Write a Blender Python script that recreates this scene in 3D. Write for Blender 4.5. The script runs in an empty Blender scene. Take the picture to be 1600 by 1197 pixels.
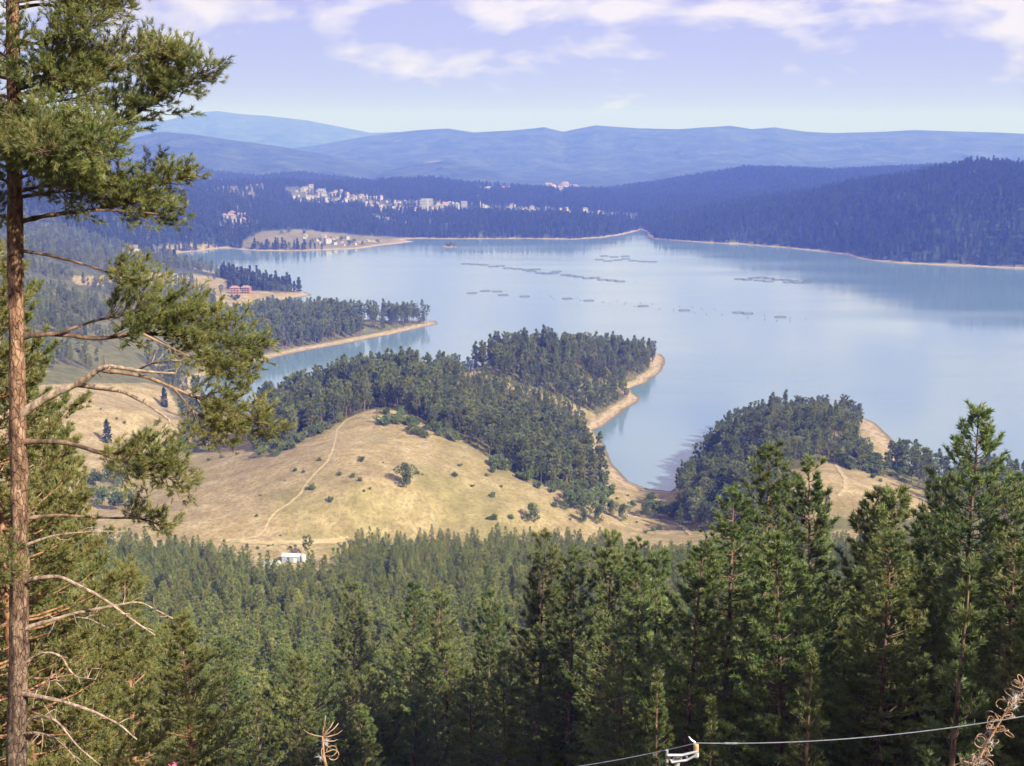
import bpy, math, random
import numpy as np
from mathutils import Vector, Matrix

# ------------------------------------------------------------------ camera, sky, sun, exposure
scn = bpy.context.scene
col = scn.collection
H = 180.0                       # camera height above the lake (m)
F = 2100.0                      # focal length in photo pixels (photo 1600 x 1197)
HORIZON = 225.0
TH = math.atan((598.5 - HORIZON) / F)
cam_d = bpy.data.cameras.new('camera')
cam_d.sensor_width = 36.0
cam_d.lens = 36.0 * F / 1600.0
cam_d.clip_start = 0.1
cam_d.clip_end = 60000.0
cam = bpy.data.objects.new('camera', cam_d)
col.objects.link(cam)
cam.location = (0, 0, H)
cam.rotation_euler = (math.radians(90) - TH, 0, 0)
scn.camera = cam

SUN_EL = math.radians(33)
SUN_AZ = math.radians(136)      # clockwise from +Y (view direction): from the right, a little behind
sun_dir = Vector((math.sin(SUN_AZ) * math.cos(SUN_EL), math.cos(SUN_AZ) * math.cos(SUN_EL), math.sin(SUN_EL)))
sun_d = bpy.data.lights.new('sun', 'SUN')
sun_d.energy = 5.0
sun_d.angle = math.radians(0.53)
sun_d.color = (1.0, 0.94, 0.88)
sun = bpy.data.objects.new('sun', sun_d)
sun.rotation_euler = sun_dir.to_track_quat('Z', 'Y').to_euler()
sun.location = (300, -300, 600)
col.objects.link(sun)

world = bpy.data.worlds.new('World')
scn.world = world
world.use_nodes = True


def build_world():
    nt = world.node_tree
    nt.nodes.clear()
    N, L = nt.nodes.new, nt.links.new
    out = N('ShaderNodeOutputWorld')
    bg = N('ShaderNodeBackground')
    sky = N('ShaderNodeTexSky')
    sky.sky_type = 'NISHITA'
    sky.sun_disc = False
    sky.sun_elevation = SUN_EL
    sky.sun_rotation = SUN_AZ
    sky.altitude = 1300
    sky.air_density = 1.0
    sky.dust_density = 1.6
    sky.ozone_density = 1.5
    bg.inputs['Strength'].default_value = 0.12
    tc = N('ShaderNodeTexCoord')
    # cloud field in direction space, flattened towards the horizon
    mp = N('ShaderNodeMapping')
    mp.inputs['Scale'].default_value = (12.0, 12.0, 30.0)
    mp.inputs['Location'].default_value = (6.2, 5.5, 4.4)
    L(tc.outputs['Generated'], mp.inputs['Vector'])
    n1 = N('ShaderNodeTexNoise')
    n1.inputs['Scale'].default_value = 1.0
    n1.inputs['Detail'].default_value = 11.0
    n1.inputs['Roughness'].default_value = 0.53
    n1.inputs['Distortion'].default_value = 0.25
    L(mp.outputs['Vector'], n1.inputs['Vector'])
    r1 = N('ShaderNodeValToRGB')
    r1.color_ramp.elements[0].position = 0.475
    r1.color_ramp.elements[1].position = 0.61
    # the cloud deck thins out towards the horizon
    sz = N('ShaderNodeSeparateXYZ')
    L(tc.outputs['Generated'], sz.inputs[0])
    eb = N('ShaderNodeMapRange')
    eb.inputs['From Min'].default_value, eb.inputs['From Max'].default_value = 0.03, 0.10
    eb.inputs['To Min'].default_value, eb.inputs['To Max'].default_value = -0.16, 0.05
    L(sz.outputs['Z'], eb.inputs['Value'])
    ea = N('ShaderNodeMath')
    ea.operation = 'ADD'
    L(n1.outputs['Fac'], ea.inputs[0])
    L(eb.outputs['Result'], ea.inputs[1])
    L(ea.outputs[0], r1.inputs['Fac'])
    # thin broad veil
    mp2 = N('ShaderNodeMapping')
    mp2.inputs['Scale'].default_value = (3.0, 3.0, 16.0)
    mp2.inputs['Location'].default_value = (4.3, 1.0, 2.0)
    L(tc.outputs['Generated'], mp2.inputs['Vector'])
    n2 = N('ShaderNodeTexNoise')
    n2.inputs['Scale'].default_value = 1.0
    n2.inputs['Detail'].default_value = 5.0
    n2.inputs['Roughness'].default_value = 0.5
    L(mp2.outputs['Vector'], n2.inputs['Vector'])
    r2 = N('ShaderNodeMapRange')
    r2.inputs['From Min'].default_value = 0.3
    r2.inputs['From Max'].default_value = 0.75
    r2.inputs['To Min'].default_value = 0.97
    r2.inputs['To Max'].default_value = 1.0
    L(n2.outputs['Fac'], r2.inputs['Value'])
    veil = N('ShaderNodeMixRGB')
    veil.inputs['Color2'].default_value = (1.90, 1.88, 3.7, 1)      # pale lavender high haze (times 0.12)
    L(sky.outputs['Color'], veil.inputs['Color1'])
    L(r2.outputs['Result'], veil.inputs['Fac'])
    cl = N('ShaderNodeMixRGB')
    cl.inputs['Color2'].default_value = (4.1, 3.75, 4.2, 1)         # sunlit cumulus
    m = N('ShaderNodeMath')
    m.operation = 'MULTIPLY'
    m.inputs[1].default_value = 0.85
    L(r1.outputs['Color'], m.inputs[0])
    L(m.outputs[0], cl.inputs['Fac'])
    L(veil.outputs['Color'], cl.inputs['Color1'])
    L(cl.outputs['Color'], bg.inputs['Color'])
    L(bg.outputs['Background'], out.inputs['Surface'])


build_world()
vs = scn.view_settings
vs.view_transform = 'Standard'
vs.look = 'None'
vs.exposure = 1.0
vs.gamma = 1.0
vs.use_curve_mapping = False
scn.render.engine = 'CYCLES'
cy = scn.cycles
cy.use_denoising = True
cy.denoiser = 'OPENIMAGEDENOISE'
cy.denoising_input_passes = 'RGB_ALBEDO_NORMAL'
cy.max_bounces = 5
cy.adaptive_threshold = 0.02
cy.diffuse_bounces = 3
cy.glossy_bounces = 2
cy.transmission_bounces = 2
cy.volume_bounces = 3
cy.transparent_max_bounces = 4
cy.caustics_reflective = False
cy.caustics_refractive = False
cy.sample_clamp_indirect = 4.0

# ------------------------------------------------------------------ helpers
CT, ST = math.cos(TH), math.sin(TH)
rng = np.random.default_rng(7)
random.seed(7)


def ray(px, py):
    """World direction of the sight line through a photo pixel (for measuring positions off the photograph)."""
    a, b = px - 800.0, 598.5 - py
    return np.stack([a + 0 * b, F * CT + b * ST + 0 * a, -F * ST + b * CT + 0 * a], -1)


def at_z(px, py, z):
    d = ray(np.asarray(px, float), np.asarray(py, float))
    t = (np.asarray(z, float) - H) / d[..., 2]
    return d * t[..., None] + np.array([0, 0, H])


def at_y(px, py, y):
    d = ray(np.asarray(px, float), np.asarray(py, float))
    t = np.asarray(y, float) / d[..., 1]
    return d * t[..., None] + np.array([0, 0, H])


def proj(p):
    p = np.asarray(p, float)
    x, y, z = p[..., 0], p[..., 1], p[..., 2] - H
    depth = np.maximum(y * CT - z * ST, 1e-3)
    return 800 + F * x / depth, 598.5 - F * (y * ST + z * CT) / depth


def in_poly(px, py, poly):
    px, py = np.asarray(px, float), np.asarray(py, float)
    r = np.zeros(px.shape, bool)
    n = len(poly)
    for i in range(n):
        x0, y0 = poly[i]
        x1, y1 = poly[(i + 1) % n]
        if y0 == y1:
            continue
        c = ((y0 > py) != (y1 > py)) & (px < (x1 - x0) * (py - y0) / (y1 - y0) + x0)
        r ^= c
    return r


def sm(a, b, x):
    t = np.clip((x - a) / (b - a), 0, 1)
    return t * t * (3 - 2 * t)


_vt = np.random.default_rng(3).random((256, 256)).astype(np.float64)


def vnoise(x, y):
    xi, yi = np.floor(x).astype(int), np.floor(y).astype(int)
    fx, fy = x - xi, y - yi
    fx, fy = fx * fx * (3 - 2 * fx), fy * fy * (3 - 2 * fy)
    g = lambda a, b: _vt[a & 255, b & 255]
    return (g(xi, yi) * (1 - fx) + g(xi + 1, yi) * fx) * (1 - fy) + (g(xi, yi + 1) * (1 - fx) + g(xi + 1, yi + 1) * fx) * fy


def fbm(x, y, o=4):
    s, a, t = 0, 0.5, 0
    for k in range(o):
        s = s + a * vnoise(x * 2 ** k + 17 * k, y * 2 ** k + 31 * k)
        t += a
        a *= 0.5
    return s / t


def mesh_np(name, V, Fc, mat=None, mats=None, mi=None, smooth=False):
    me = bpy.data.meshes.new(name)
    V = np.asarray(V, np.float32)
    Fc = np.asarray(Fc, np.int32)
    k = Fc.shape[1]
    me.vertices.add(len(V))
    me.vertices.foreach_set('co', V.ravel())
    me.loops.add(Fc.size)
    me.loops.foreach_set('vertex_index', Fc.ravel())
    me.polygons.add(len(Fc))
    me.polygons.foreach_set('loop_start', np.arange(0, Fc.size, k, dtype=np.int32))
    for m in (mats or [mat]):
        me.materials.append(m)
    if mi is not None:
        me.polygons.foreach_set('material_index', np.asarray(mi, np.int32))
    if smooth:
        me.polygons.foreach_set('use_smooth', np.ones(len(Fc), bool))
    me.update(calc_edges=True)
    return me


def obj(name, me, parent=None, loc=None):
    o = bpy.data.objects.new(name, me)
    col.objects.link(o)
    if parent is not None:
        o.parent = parent
    if loc is not None:
        o.location = loc
    return o


def tag(o, label=None, cat=None, group=None, kind=None):
    if label:
        o['label'] = label
    if cat:
        o['category'] = cat
    if group:
        o['group'] = group
    if kind:
        o['kind'] = kind
    return o


class MB:
    """Collects polygons of any size into one mesh."""

    def __init__(s):
        s.v, s.f = [], []

    def add(s, vs, fs):
        n = len(s.v)
        s.v += [tuple(p) for p in vs]
        s.f += [tuple(i + n for i in f) for f in fs]

    def box(s, x0, x1, y0, y1, z0, z1):
        s.add([(x0, y0, z0), (x1, y0, z0), (x1, y1, z0), (x0, y1, z0), (x0, y0, z1), (x1, y0, z1), (x1, y1, z1), (x0, y1, z1)],
              [(0, 3, 2, 1), (4, 5, 6, 7), (0, 1, 5, 4), (1, 2, 6, 5), (2, 3, 7, 6), (3, 0, 4, 7)])

    def tube(s, pts, rad, n=8, cap=True):
        V, Fq = tube_np(np.array(pts, float), np.array(rad, float), n)
        base = len(s.v)
        s.add(V, Fq.tolist())
        if cap:
            s.f.append(tuple(base + i for i in range(n))[::-1])
            m = len(s.v) - n
            s.f.append(tuple(m + i for i in range(n)))

    def mesh(s, name, mat, smooth=False):
        me = bpy.data.meshes.new(name)
        me.from_pydata(s.v, [], s.f)
        me.materials.append(mat)
        if smooth:
            me.polygons.foreach_set('use_smooth', np.ones(len(me.polygons), bool))
        me.update()
        return me

    def build(s, name, mat, parent=None, loc=None, smooth=False):
        return obj(name, s.mesh(name, mat, smooth), parent, loc)


def tube_np(P, R, n=6):
    """A swept tube: vertices and quads."""
    P = np.asarray(P, float)
    R = np.broadcast_to(np.asarray(R, float), (len(P),))
    T = np.gradient(P, axis=0)
    T /= np.linalg.norm(T, axis=1, keepdims=True) + 1e-12
    ref = np.array([0.31, 0.9, 0.27]) if abs(T[:, 2]).mean() > 0.7 else np.array([0.05, 0.07, 1.0])
    A = np.cross(T, ref)
    A /= np.linalg.norm(A, axis=1, keepdims=True) + 1e-12
    B = np.cross(T, A)
    a = np.linspace(0, 2 * np.pi, n, endpoint=False)
    V = P[:, None] + R[:, None, None] * (np.cos(a)[None, :, None] * A[:, None] + np.sin(a)[None, :, None] * B[:, None])
    m = len(P)
    i = np.arange(m - 1)[:, None] * n
    j = np.arange(n)[None]
    k = (j + 1) % n
    Q = np.stack([i + j, i + k, i + n + k, i + n + j], -1).reshape(-1, 4)
    return V.reshape(-1, 3), Q


# ------------------------------------------------------------------ materials
def mat_new(name):
    m = bpy.data.materials.new(name)
    m.use_nodes = True
    nt = m.node_tree
    return m, nt, nt.nodes['Principled BSDF'], nt.nodes.new, nt.links.new


def noise_col(name, c1, c2, scale=5.0, rough=0.8, detail=5, bump=0.0, c3=None, coord='Object', stretch=(1, 1, 1), rnd=0.0, spec=0.3, pos=(0.35, 0.65)):
    m, nt, b, N, L = mat_new(name)
    tc = N('ShaderNodeTexCoord')
    mp = N('ShaderNodeMapping')
    mp.inputs['Scale'].default_value = stretch
    L(tc.outputs[coord], mp.inputs['Vector'])
    n = N('ShaderNodeTexNoise')
    n.inputs['Scale'].default_value = scale
    n.inputs['Detail'].default_value = detail
    L(mp.outputs['Vector'], n.inputs['Vector'])
    r = N('ShaderNodeValToRGB')
    e = r.color_ramp.elements
    e[0].position, e[1].position = pos
    e[0].color, e[1].color = (*c1, 1), (*c2, 1)
    if c3:
        x = e.new(0.5 * (pos[0] + pos[1]))
        x.color = (*c3, 1)
    L(n.outputs['Fac'], r.inputs['Fac'])
    last = r.outputs['Color']
    if rnd:
        oi = N('ShaderNodeObjectInfo')
        h = N('ShaderNodeHueSaturation')
        mr = N('ShaderNodeMapRange')
        mr.inputs['To Min'].default_value = 1 - rnd
        mr.inputs['To Max'].default_value = 1 + rnd
        L(oi.outputs['Random'], mr.inputs['Value'])
        L(mr.outputs['Result'], h.inputs['Value'])
        L(last, h.inputs['Color'])
        last = h.outputs['Color']
    L(last, b.inputs['Base Color'])
    b.inputs['Roughness'].default_value = rough
    b.inputs['Specular IOR Level'].default_value = spec
    if bump:
        bp = N('ShaderNodeBump')
        bp.inputs['Strength'].default_value = bump
        bp.inputs['Distance'].default_value = 0.05
        L(n.outputs['Fac'], bp.inputs['Height'])
        L(bp.outputs['Normal'], b.inputs['Normal'])
    return m


def foliage_mat(name, c_dark, c_light, c_warm, warm=0.25, scale=0.6, rnd=0.28, trans=0.35):
    """Needles or leaves: diffuse with some light passing through, colour varied by clump and from tree to tree."""
    m = bpy.data.materials.new(name)
    m.use_nodes = True
    nt = m.node_tree
    nt.nodes.clear()
    N, L = nt.nodes.new, nt.links.new
    out = N('ShaderNodeOutputMaterial')
    tc = N('ShaderNodeTexCoord')
    oi = N('ShaderNodeObjectInfo')
    n = N('ShaderNodeTexNoise')
    n.noise_dimensions = '4D'
    n.inputs['Scale'].default_value = scale
    n.inputs['Detail'].default_value = 4
    w = N('ShaderNodeMath')
    w.operation = 'MULTIPLY'
    w.inputs[1].default_value = 40
    L(oi.outputs['Random'], w.inputs[0])
    L(tc.outputs['Object'], n.inputs['Vector'])
    L(w.outputs[0], n.inputs['W'])
    r = N('ShaderNodeValToRGB')
    e = r.color_ramp.elements
    e[0].position, e[1].position = 0.32, 0.68
    e[0].color, e[1].color = (*c_dark, 1), (*c_light, 1)
    L(n.outputs['Fac'], r.inputs['Fac'])
    n2 = N('ShaderNodeTexNoise')
    n2.noise_dimensions = '4D'
    n2.inputs['Scale'].default_value = scale * 3.1
    n2.inputs['Detail'].default_value = 3
    L(tc.outputs['Object'], n2.inputs['Vector'])
    L(w.outputs[0], n2.inputs['W'])
    mr = N('ShaderNodeMapRange')
    mr.inputs['From Min'].default_value = 0.5
    mr.inputs['From Max'].default_value = 0.72
    mr.inputs['To Max'].default_value = warm
    L(n2.outputs['Fac'], mr.inputs['Value'])
    mx = N('ShaderNodeMixRGB')
    mx.inputs['Color2'].default_value = (*c_warm, 1)
    L(mr.outputs['Result'], mx.inputs['Fac'])
    L(r.outputs['Color'], mx.inputs['Color1'])
    h = N('ShaderNodeHueSaturation')
    v = N('ShaderNodeMapRange')
    v.inputs['To Min'].default_value = 1 - rnd
    v.inputs['To Max'].default_value = 1 + rnd
    L(oi.outputs['Random'], v.inputs['Value'])
    L(v.outputs['Result'], h.inputs['Value'])
    hu = N('ShaderNodeMath')
    hu.operation = 'MULTIPLY_ADD'
    hu.inputs[1].default_value = 7.13
    fr = N('ShaderNodeMath')
    fr.operation = 'FRACT'
    L(oi.outputs['Random'], hu.inputs[0])
    L(hu.outputs[0], fr.inputs[0])
    h2 = N('ShaderNodeMapRange')
    h2.inputs['To Min'].default_value = 0.478
    h2.inputs['To Max'].default_value = 0.516
    L(fr.outputs[0], h2.inputs['Value'])
    L(h2.outputs['Result'], h.inputs['Hue'])
    L(mx.outputs['Color'], h.inputs['Color'])
    d = N('ShaderNodeBsdfDiffuse')
    t = N('ShaderNodeBsdfTranslucent')
    L(h.outputs['Color'], d.inputs['Color'])
    L(h.outputs['Color'], t.inputs['Color'])
    g = N('ShaderNodeBsdfGlossy')
    g.inputs['Roughness'].default_value = 0.5
    g.inputs['Color'].default_value = (0.5, 0.52, 0.5, 1)
    s = N('ShaderNodeMixShader')
    s.inputs['Fac'].default_value = trans
    L(d.outputs[0], s.inputs[1])
    L(t.outputs[0], s.inputs[2])
    s2 = N('ShaderNodeMixShader')
    s2.inputs['Fac'].default_value = 0.06
    L(s.outputs[0], s2.inputs[1])
    L(g.outputs[0], s2.inputs[2])
    L(s2.outputs[0], out.inputs['Surface'])
    return m


M = {}
M['bark_upper'] = noise_col('bark_upper', (0.10, 0.055, 0.035), (0.40, 0.21, 0.11), 9, 0.9, 6, 0.5, (0.27, 0.135, 0.075), stretch=(1, 1, 0.35))
M['bark'] = noise_col('bark', (0.055, 0.038, 0.03), (0.27, 0.17, 0.115), 7, 0.95, 6, 0.8, (0.14, 0.085, 0.06), stretch=(1, 1, 0.3), rnd=0.25)
M['dead_wood'] = noise_col('dead_wood', (0.16, 0.10, 0.07), (0.46, 0.35, 0.26), 12, 0.9, 5, 0.5, stretch=(1, 1, 0.5))
M['needles'] = foliage_mat('needles', (0.115, 0.15, 0.046), (0.285, 0.29, 0.088), (0.42, 0.29, 0.095), 0.6, 2.2, 0.08, 0.4)
M['pine_near'] = foliage_mat('pine_near', (0.075, 0.115, 0.036), (0.225, 0.27, 0.085), (0.34, 0.28, 0.095), 0.5, 0.35, 0.24, 0.26)
M['pine_mid'] = foliage_mat('pine_mid', (0.105, 0.148, 0.038), (0.285, 0.305, 0.078), (0.37, 0.30, 0.095), 0.4, 0.2, 0.25, 0.28)
M['pine_far'] = foliage_mat('pine_far', (0.095, 0.128, 0.044), (0.225, 0.245, 0.082), (0.29, 0.245, 0.095), 0.35, 0.15, 0.28, 0.35)
M['pine_distant'] = foliage_mat('pine_distant', (0.035, 0.052, 0.024), (0.075, 0.092, 0.042), (0.10, 0.10, 0.05), 0.3, 0.1, 0.3, 0.3)
M['leaf'] = foliage_mat('leaf', (0.10, 0.145, 0.048), (0.20, 0.245, 0.08), (0.25, 0.22, 0.09), 0.3, 0.4, 0.22, 0.38)
M['spruce'] = foliage_mat('spruce', (0.018, 0.034, 0.018), (0.045, 0.066, 0.032), (0.06, 0.07, 0.03), 0.2, 0.4, 0.2, 0.2)
# ------------------------------------------------------------------ terrain: shoreline, heights
# shoreline of the lake as seen in the photograph (photo pixels on the water level z = 0)
SHORE = [(1008, 362), (1014, 373), (1080, 378), (1160, 382), (1240, 388.5), (1320, 398), (1345, 406), (1400, 411.5), (1500, 415.5), (1600, 420), (1700, 424),
         (1850, 440), (2150, 480), (2400, 560), (2300, 680), (1950, 745), (1700, 754), (1600, 749), (1560, 752), (1500, 748), (1450, 742), (1422, 728),
         (1413, 712), (1400, 690), (1372, 662), (1345, 650), (1300, 645), (1250, 648), (1200, 652), (1150, 665), (1112, 685), (1095, 708), (1085, 728),
         (1070, 750), (1047, 768), (1015, 764), (985, 752), (962, 735), (948, 712), (940, 695), (925, 672), (942, 668), (975, 641), (1003, 622), (985, 607),
         (1010, 598), (1034, 580), (1042, 563), (1030, 553), (1000, 552), (950, 560), (860, 576), (750, 596), (650, 618), (550, 646), (480, 668), (420, 678),
         (370, 660), (330, 632), (300, 603), (310, 592), (360, 577), (420, 562), (480, 548), (560, 533), (640, 517), (680, 507), (677, 502), (640, 502),
         (560, 499), (480, 494), (420, 489), (395, 487), (376, 479), (400, 472), (440, 469), (487, 461), (455, 451), (400, 437), (335, 426), (312, 421),
         (280, 408), (250, 403), (235, 400), (262, 396), (300, 394), (350, 388), (365, 389), (400, 392.5), (480, 392), (560, 389.5), (605, 383), (652, 377.5),
         (630, 375), (655, 373), (720, 374), (800, 373), (900, 374.5), (940, 372), (975, 367), (992, 363), (1000, 359)]
_s = np.array(SHORE, float)
_d = []
for _i in range(len(_s)):                       # refine the outline with small irregular coves
    a, b = _s[_i], _s[(_i + 1) % len(_s)]
    A, B = at_z(*a, 0)[:2], at_z(*b, 0)[:2]
    n = max(2, int(np.linalg.norm(B - A) / 14))
    n = min(n, 40)
    for k in range(n):
        t = k / n
        _d.append(A * (1 - t) + B * t)
LAKE = np.array(_d)
_nrm = np.roll(LAKE, -1, 0) - np.roll(LAKE, 1, 0)
_nrm = np.stack([_nrm[:, 1], -_nrm[:, 0]], 1) / (np.linalg.norm(_nrm, axis=1, keepdims=True) + 1e-9)
LAKE = LAKE + _nrm * ((fbm(LAKE[:, 0] / 26, LAKE[:, 1] / 26, 4) - 0.5) * np.clip(LAKE[:, 1] / 120, 3, 16))[:, None]
ISLE = at_z(702, 385.5, 0)[:2]


def chunks(fn, x, y, n=40000):
    x, y = np.asarray(x, float).ravel(), np.asarray(y, float).ravel()
    return np.concatenate([fn(x[i:i + n], y[i:i + n]) for i in range(0, len(x), n)])


def _sd(x, y):
    """Distance to the shoreline, positive on land."""
    best = np.full(x.shape, 1e12)
    ins = np.zeros(x.shape, bool)
    A, B = LAKE, np.roll(LAKE, -1, 0)
    for (ax, ay), (bx, by) in zip(A, B):
        dx, dy = bx - ax, by - ay
        t = np.clip(((x - ax) * dx + (y - ay) * dy) / (dx * dx + dy * dy + 1e-9), 0, 1)
        ex, ey = x - ax - t * dx, y - ay - t * dy
        np.minimum(best, ex * ex + ey * ey, out=best)
        if ay != by:
            ins ^= ((ay > y) != (by > y)) & (x < dx * (y - ay) / dy + ax)
    d = np.sqrt(best)
    d = np.where(ins, -d, d)
    ri = np.hypot((x - ISLE[0]) / 1.0, (y - ISLE[1]) / 1.9)
    return np.maximum(d, 15 - ri)


# heights measured off the photograph: (px, py, height above the lake)
CTRL = [(590, 640, 45), (650, 600, 42), (700, 577, 36), (860, 552, 31), (800, 560, 33), (920, 556, 22), (975, 558, 13), (900, 618, 11), (780, 600, 27), (850, 625, 14),
        (480, 620, 30), (450, 660, 25), (550, 602, 36), (520, 700, 42), (400, 700, 30), (350, 745, 27), (300, 720, 20), (250, 780, 21), (400, 800, 27), (632, 757, 36),
        (560, 760, 37), (700, 690, 38), (760, 730, 32), (870, 768, 23), (800, 800, 24), (500, 850, 20), (700, 820, 22), (850, 840, 15), (950, 790, 8), (900, 740, 13),
        (850, 718, 20), (960, 752, 5), (1000, 825, 10), (1080, 815, 8), (1000, 790, 5), (430, 865, 19), (320, 850, 20), (600, 850, 18), (950, 860, 15), (1080, 860, 15),
        (200, 640, 28), (120, 620, 32), (255, 612, 20), (170, 690, 20), (235, 700, 15), (180, 780, 17), (100, 800, 20), (60, 700, 26), (330, 700, 11), (290, 650, 9),
        (0, 800, 24), (-150, 760, 34), (-150, 640, 45), (200, 560, 22), (100, 540, 36), (0, 600, 42), (255, 505, 20), (300, 480, 12), (150, 470, 30), (330, 470, 7),
        (250, 440, 16), (150, 430, 32), (50, 400, 55), (200, 400, 18), (100, 370, 45), (200, 350, 45), (300, 345, 42), (330, 365, 16), (100, 310, 88), (250, 303, 70),
        (-100, 300, 110), (-200, 400, 90), (-300, 520, 80), (450, 374, 14), (470, 362, 17), (560, 375, 4), (520, 358, 14), (590, 372, 3), (400, 352, 24), (640, 360, 6), (540, 340, 24),
        (800, 346, 25), (700, 350, 20), (900, 347, 22), (955, 353, 12), (850, 335, 20), (500, 300, 60), (560, 308, 46), (600, 318, 36), (650, 325, 30), (700, 322, 33), (800, 322, 26),
        (880, 326, 20), (1000, 332, 16), (450, 308, 50), (400, 318, 42), (350, 300, 64), (400, 288, 72), (1010, 345, 12), (1060, 322, 30), (380, 450, 3.5), (430, 458, 2.5), (420, 445, 3),
        (450, 515, 7), (560, 510, 8), (630, 505, 5), (400, 530, 8), (350, 540, 9), (350, 510, 8), (500, 520, 7),
        (1200, 672, 26), (1260, 678, 27), (1150, 695, 20), (1300, 672, 21), (1340, 685, 15), (1370, 705, 8), (1330, 760, 25), (1260, 740, 27), (1400, 765, 19), (1150, 780, 18),
        (1110, 745, 10), (1430, 760, 12), (1500, 790, 14), (1600, 790, 14), (1800, 790, 22), (1250, 830, 18), (1450, 840, 18), (1100, 790, 8), (1700, 860, 24), (2000, 800, 30)]
# crests of the nearer hills: (px, py, distance)
CTRL_Y = [(665, 281, 3900), (600, 292, 3850), (735, 294, 3900), (1530, 259, 2500), (1440, 278, 2560), (1370, 292, 2600), (1600, 264, 2480), (1700, 280, 2450), (1290, 304, 2680),
          (1200, 322, 2720), (1110, 338, 2760), (1040, 354, 2720), (1900, 290, 2400), (1480, 330, 2180), (1600, 325, 2130), (1330, 352, 2350), (1200, 358, 2480), (1750, 330, 2080)]
_CP = [at_z(a, b, z) for a, b, z in CTRL] + [at_y(a, b, y) for a, b, y in CTRL_Y]
for _x in (-900, -450, 0, 450, 900):
    _CP += [np.array([_x, 440.0, 30 + 0.012 * abs(_x)]), np.array([_x, 380.0, 40.0])]
for _x in (-1700, -800, 0, 800, 1800):
    _CP += [np.array([_x, 4500.0, 10.0]), np.array([_x, 5200.0, 6.0])]
_CP = np.array(_CP)
_sh = LAKE[::4]
_CP = np.concatenate([_CP, np.c_[_sh, np.zeros(len(_sh))]])
_dd = np.linalg.norm(_CP[:, None, :2] - _CP[None, :, :2], axis=2)
_NC = len(_CP)
_A = np.zeros((_NC + 1, _NC + 1))
_A[:_NC, :_NC] = -_dd + 2.0 * np.eye(_NC) * -1
_A[:_NC, _NC] = _A[_NC, :_NC] = 1
_WT = np.linalg.solve(_A, np.r_[_CP[:, 2], 0])


def _rbf(x, y):
    d = np.sqrt((x[:, None] - _CP[None, :, 0]) ** 2 + (y[:, None] - _CP[None, :, 1]) ** 2)
    return -d @ _WT[:_NC] + _WT[_NC]


PROFILE = np.array([(-400, 290), (-60, 203), (-10, 181.5), (0, 178.2), (8, 174.6), (15, 170), (40, 156.5), (60, 146), (100, 122), (150, 97), (200, 79), (300, 54), (400, 36), (500, 24), (600, 17)])
# far ridges: distance, half width towards us, crest line in photo pixels
RIDGES = [
    (4250, 700, [(780, 350), (850, 332), (900, 316), (960, 304), (1030, 291), (1090, 281), (1165, 267), (1220, 268), (1300, 272), (1400, 268), (1480, 263), (1600, 261), (2000, 256)]),
    (4900, 700, [(-400, 252), (100, 262), (180, 260), (250, 263), (330, 266), (400, 275), (470, 269), (520, 274), (570, 284), (610, 300), (660, 318), (720, 330), (800, 340), (900, 345)]),
    (7000, 1300, [(-400, 215), (100, 215), (180, 222), (250, 206), (300, 210), (350, 217), (430, 228), (500, 240), (560, 252), (620, 262), (700, 275), (800, 290)]),
    (6400, 700, [(560, 285), (600, 268), (650, 257), (690, 252), (740, 257), (780, 268), (850, 292), (950, 285), (1050, 266), (1150, 262), (1400, 258), (2000, 252)]),
    (9600, 1900, [(400, 240), (500, 226), (570, 213), (620, 207), (650, 204), (700, 201), (740, 207), (800, 204), (850, 199), (880, 206), (930, 196), (960, 198), (1000, 201), (1060, 202), (1140, 197),
                  (1175, 202), (1210, 199), (1260, 206), (1300, 208), (1380, 206), (1430, 203), (1500, 206), (1560, 207), (1600, 209), (1700, 206), (2200, 210)]),
    (15000, 2600, [(-500, 185), (100, 196), (200, 192), (250, 190), (310, 176), (340, 173), (380, 178), (420, 181), (480, 188), (530, 198), (580, 208), (620, 206), (640, 208), (700, 212), (1000, 214), (2200, 214)]),
]
_rd = []
for D, wd, pts in RIDGES:
    p = np.array(pts, float)
    q = at_y(p[:, 0], p[:, 1], D)
    _rd.append((D, wd, q[:, 0] / D, q[:, 2]))


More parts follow.
